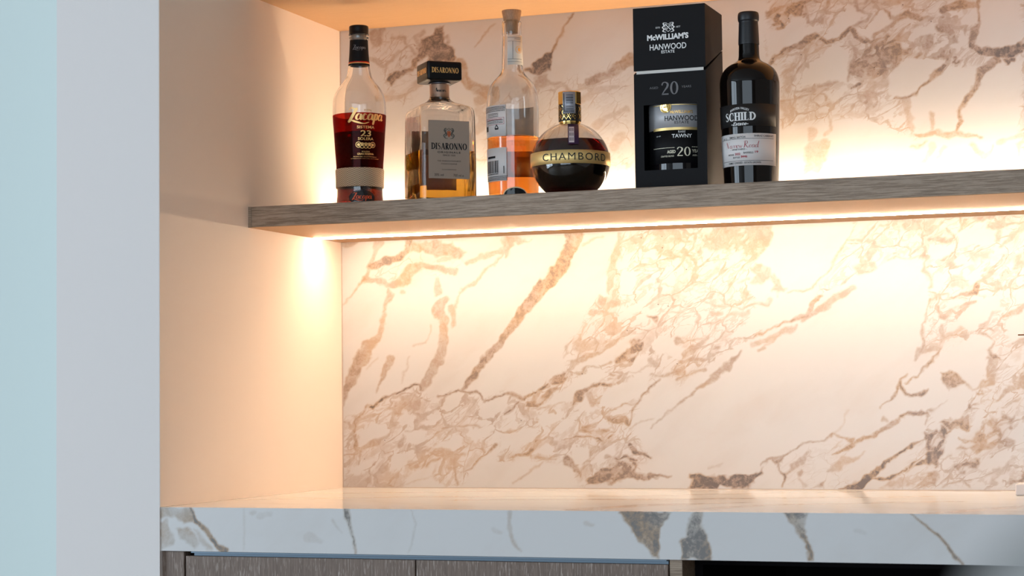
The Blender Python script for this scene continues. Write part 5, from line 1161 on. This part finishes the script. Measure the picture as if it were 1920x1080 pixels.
    to_cyl('lettering', join([fit(text_pts('RARE', 1, 0), 0, zz(254.5) - zz(262), R2(13), R2(4)), fit(text_pts('TAWNY', 1, .02), 0, 0, R2(37), R2(7)), fit(text_pts('EST 1877', 1, 0), -R2(46), R2(1), R2(10), R2(2))]), rf, a, zz(262), M['print_white'], l2, .0010)
    zc = zz(291)
    to_cyl('lettering', join([fit(text_pts('AGED', 1, .03), -R2(20), 0, R2(16), R2(6)), fit(serif('20', .05), R2(3), 0, R2(25), R2(17)), fit(text_pts('YEARS', 1, .01), R2(29), R2(1), R2(22), R2(6)),
                               grey_lines(-R2(60), -R2(14), [R2(7)], R2(1), 4), grey_lines(R2(18), R2(50), [R2(8)], R2(1), 5), fit(text_pts('CRAFTED BLEND', 1, 0), -R2(28), -R2(8), R2(26), R2(3)), fit(text_pts('AGED IN WOOD', 1, 0), R2(32), -R2(7), R2(26), R2(3))]),
           rf, a, zc, pmat('cream_print', (.85, .80, .62), .5), l2, .0010)
    md = to_cyl('medal', discp(0, 0, R2(11), 28), rf, f.va - math.radians(26), zz(208), M['gold'], b, .0016)
    to_cyl('medal_rim', join([ringp(0, 0, R2(8), R2(.8)), rectp(-R2(4), R2(4), -R2(1), R2(1)), rectp(-R2(3), R2(3), R2(2.5), R2(3.6))]), rf, f.va - math.radians(26), zz(208), pmat('dark_gold', (.35, .2, .04), .4, metal=.6), md, .0019)
giftbox()

# ---- wine bottle
def wine():
    f = Frame(1408, 300, -.25); root = empty('wine_bottle', (f.x, f.y, ZT))
    tag(root, 'black wine bottle with wax-look capsule and white lower label, rightmost bottle on the shelf', 'bottle')
    R = f.r
    pf = [(50.5, 350), (51.3, 335), (53, 280), (55, 210), (56, 165), (55.6, 153), (53, 142), (47, 131.5), (38, 123.5), (28, 118), (21.5, 113), (19.6, 106), (19.2, 96), (18.8, 84)]
    outer = [(0, .006), (R(34), .003), (R(46), 0), (R(49.5), .0015)] + [(R(r), f.z(y)) for r, y in pf if f.z(y) > .004]
    m = pmat('black_wine_glass', (.004, .0025, .002), .05, spec=.5)
    pr = outer[:4] + densify(outer[4:], 4)
    lathe('glass_body', pr + [(R(18.2), f.z(60)), (0, f.z(60))], m, root, n=96); ro = interp_r(pr[3:])
    lathe('capsule', densify([(R(19.3), f.z(84)), (R(19.6), f.z(83)), (R(19.2), f.z(70)), (R(18.4), f.z(50)), (R(18), f.z(42)), (R(19.4), f.z(39.5)), (R(20), f.z(34)), (R(19.6), f.z(28)), (R(18), f.z(24)), (R(12), f.z(22.8)), (0, f.z(22.6))], 4), pmat('black_wax', (.012, .012, .014), .42), root)
    a = f.a(-19.5, 54); aL, aR = f.va - math.radians(98), f.a(46.5, 54)
    off = .001
    l1 = band_patch('upper_label', ro(f.z(243)) + .0004, ro(f.z(202)) + .0004, f.z(243), f.z(202), aL, aR, pmat('black_label', (.018, .017, .017), .5), root)
    P = [fit(serif('SCHILD', .06), 0, 0, R(61), R(15.5)), fit(text_pts('-Estate-', 1, .015, .35), 0, f.z(238.3) - f.z(225), R(34), R(6.6))]
    arc = []
    vf, ff = fit(text_pts('BAROSSA VALLEY', 1, .01), 0, 0, R(37), R(4.2))
    vf = [(x, y + R(15.5) - (x / R(18.5)) ** 2 * R(4.5)) for x, y in vf]; P.append((vf, ff))
    to_cyl('lettering', join(P), ro, a, f.z(225), M['print_white'], l1, off)
    l2 = band_patch('lower_label', ro(f.z(316)) + .0004, ro(f.z(257)) + .0004, f.z(315.5), f.z(256.5), aL, aR, M['paper_white'], root)
    zc = f.z(285); Q = lambda y: f.z(y) - zc; ac = a
    P = [fit(text_pts('SMALL BATCH', 1, .01), -R(6), Q(263), R(32), R(3.6)), fit(text_pts('SHIRAZ CABERNET', 1, .01), R(46), Q(261.5), R(40), R(3.4)), fit(text_pts('NO 12 -', 1, 0), -R(34), Q(264), R(14), R(3)), fit(text_pts('- VINEYARD -', 1, .01), -R(4), Q(285.5), R(34), R(3.2)),
         fit(text_pts('VINTAGE', 1, .01), -R(20), Q(294.8), R(14), R(3.2)), fit(text_pts('BARRELS', 1, .01), R(15), Q(292.2), R(18), R(3.4)), fit(text_pts('BOTTLES', 1, .01), -R(8), Q(300.2), R(14), R(3)), fit(text_pts('FAMILY OWNED - ESTATE GROWN', 1, .01), R(6), Q(310.5), R(64), R(3.4))]
    for y in (266.4, 307): P.append(rectp(-R(46), R(66), Q(y), Q(y - .6), 24))
    to_cyl('lettering', join(P), ro, ac, zc, M['print_black'], l2, off)
    P = [fit(script(narrow_road(), .05), R(2), Q(276.5), R(66), R(13)), fit(text_pts('2022', 1, .03), -R(5.5), Q(294), R(11), R(4.4)), fit(text_pts('19', 1, .03), R(30), Q(291), R(6), R(4)), fit(text_pts('8446', 1, .03), R(7), Q(299), R(12), R(4.4))]
    to_cyl('lettering', join(P), ro, ac, zc, M['print_red'], l2, off)
wine()

# ------------------------------------------------------------------ right edge pieces
c = atz(1904, 929.5, 0); yb = float(c[1]); x0 = float(c[0]); hgt = float(aty(1908, 907, yb)[2])
t = mesh('serving_board', *boxvf(x0, x0 + .2, yb, yb + .05, 0.0, hgt), pmat('white_stone', (.62, .59, .59), .35)); bevel(t, .0025, 3)
tag(t, 'small white block standing on the worktop at the right edge of the photo', 'board')
c = aty(1908.5, 628, -.05)
V, F = [], []; n = 12; xa, xb = float(c[0]), float(c[0]) + .22; rr = .0011
bar = empty('wall_rail', (xb, 0, float(c[2]))); tag(bar, 'thin dark bronze rod tip reaching in at the right edge in front of the marble', 'rail')
for x, r_ in ((xa - xb, rr * .6), (xa - xb + .0008, rr), (0, rr)):
    for k in range(n): V.append((x, -.05 + r_ * math.cos(2 * math.pi * k / n), r_ * math.sin(2 * math.pi * k / n)))
for i in range(2):
    for k in range(n): F.append((i * n + k, i * n + (k + 1) % n, (i + 1) * n + (k + 1) % n, (i + 1) * n + k))
F += [tuple(range(n)), tuple(range(2 * n, 3 * n))[::-1]]
bz = pmat('dark_bronze', (.10, .045, .02), .35, metal=.7)
mesh('rod', V, F, bz, bar, True); box('bracket', -.004, .004, -.052, -.0005, -.004, .004, bz, bar, bev=.001)

# stool in the foreground, far out of focus
c = CAM + ray(1775, 938) / ray(1800, 950).dot(RC[:, 1]) * .20
rx = Vector(RC[:, 0]); 
ctr = Vector(c) + rx * .20
st = empty('bar_stool', (ctr.x, ctr.y, ZF), YAW); tag(st, 'grey upholstered bar stool back blurred close to the camera, bottom right corner', 'stool')
fab = pmat('grey_fabric', (.25, .245, .235), .9, bump=.3, nscale=600)
topz = float(c[2]) - ZF
def cushion(name, w_, d_, h_, x_, y_, z_, bv, mat, par):
    o = box(name, x_ - w_ / 2, x_ + w_ / 2, y_ - d_ / 2, y_ + d_ / 2, z_ - h_ / 2, z_ + h_ / 2, mat, par)
    b = o.modifiers.new('bevel', 'BEVEL'); b.width = bv; b.segments = 6; b.limit_method = 'NONE'
    me = o.data
    me.polygons.foreach_set('use_smooth', [True] * len(me.polygons)); return o
cushion('backrest', .40, .045, .30, 0, 0, topz - .15, .02, fab, st)
cushion('seat', .42, .40, .07, 0, -.22, .68, .03, fab, st)
leg = pmat('black_metal', (.02, .02, .02), .4, metal=.6)
for a_, b_ in ((-.17, -.38), (.17, -.38), (-.17, -.06), (.17, -.06)):
    box('leg', a_ - .012, a_ + .012, b_ - .012, b_ + .012, 0, .66, leg, st, bev=.003)
for a_ in (-.12, .12):
    box('back_support', a_ - .01, a_ + .01, -.02, 0.0, .69, topz - .2, leg, st)
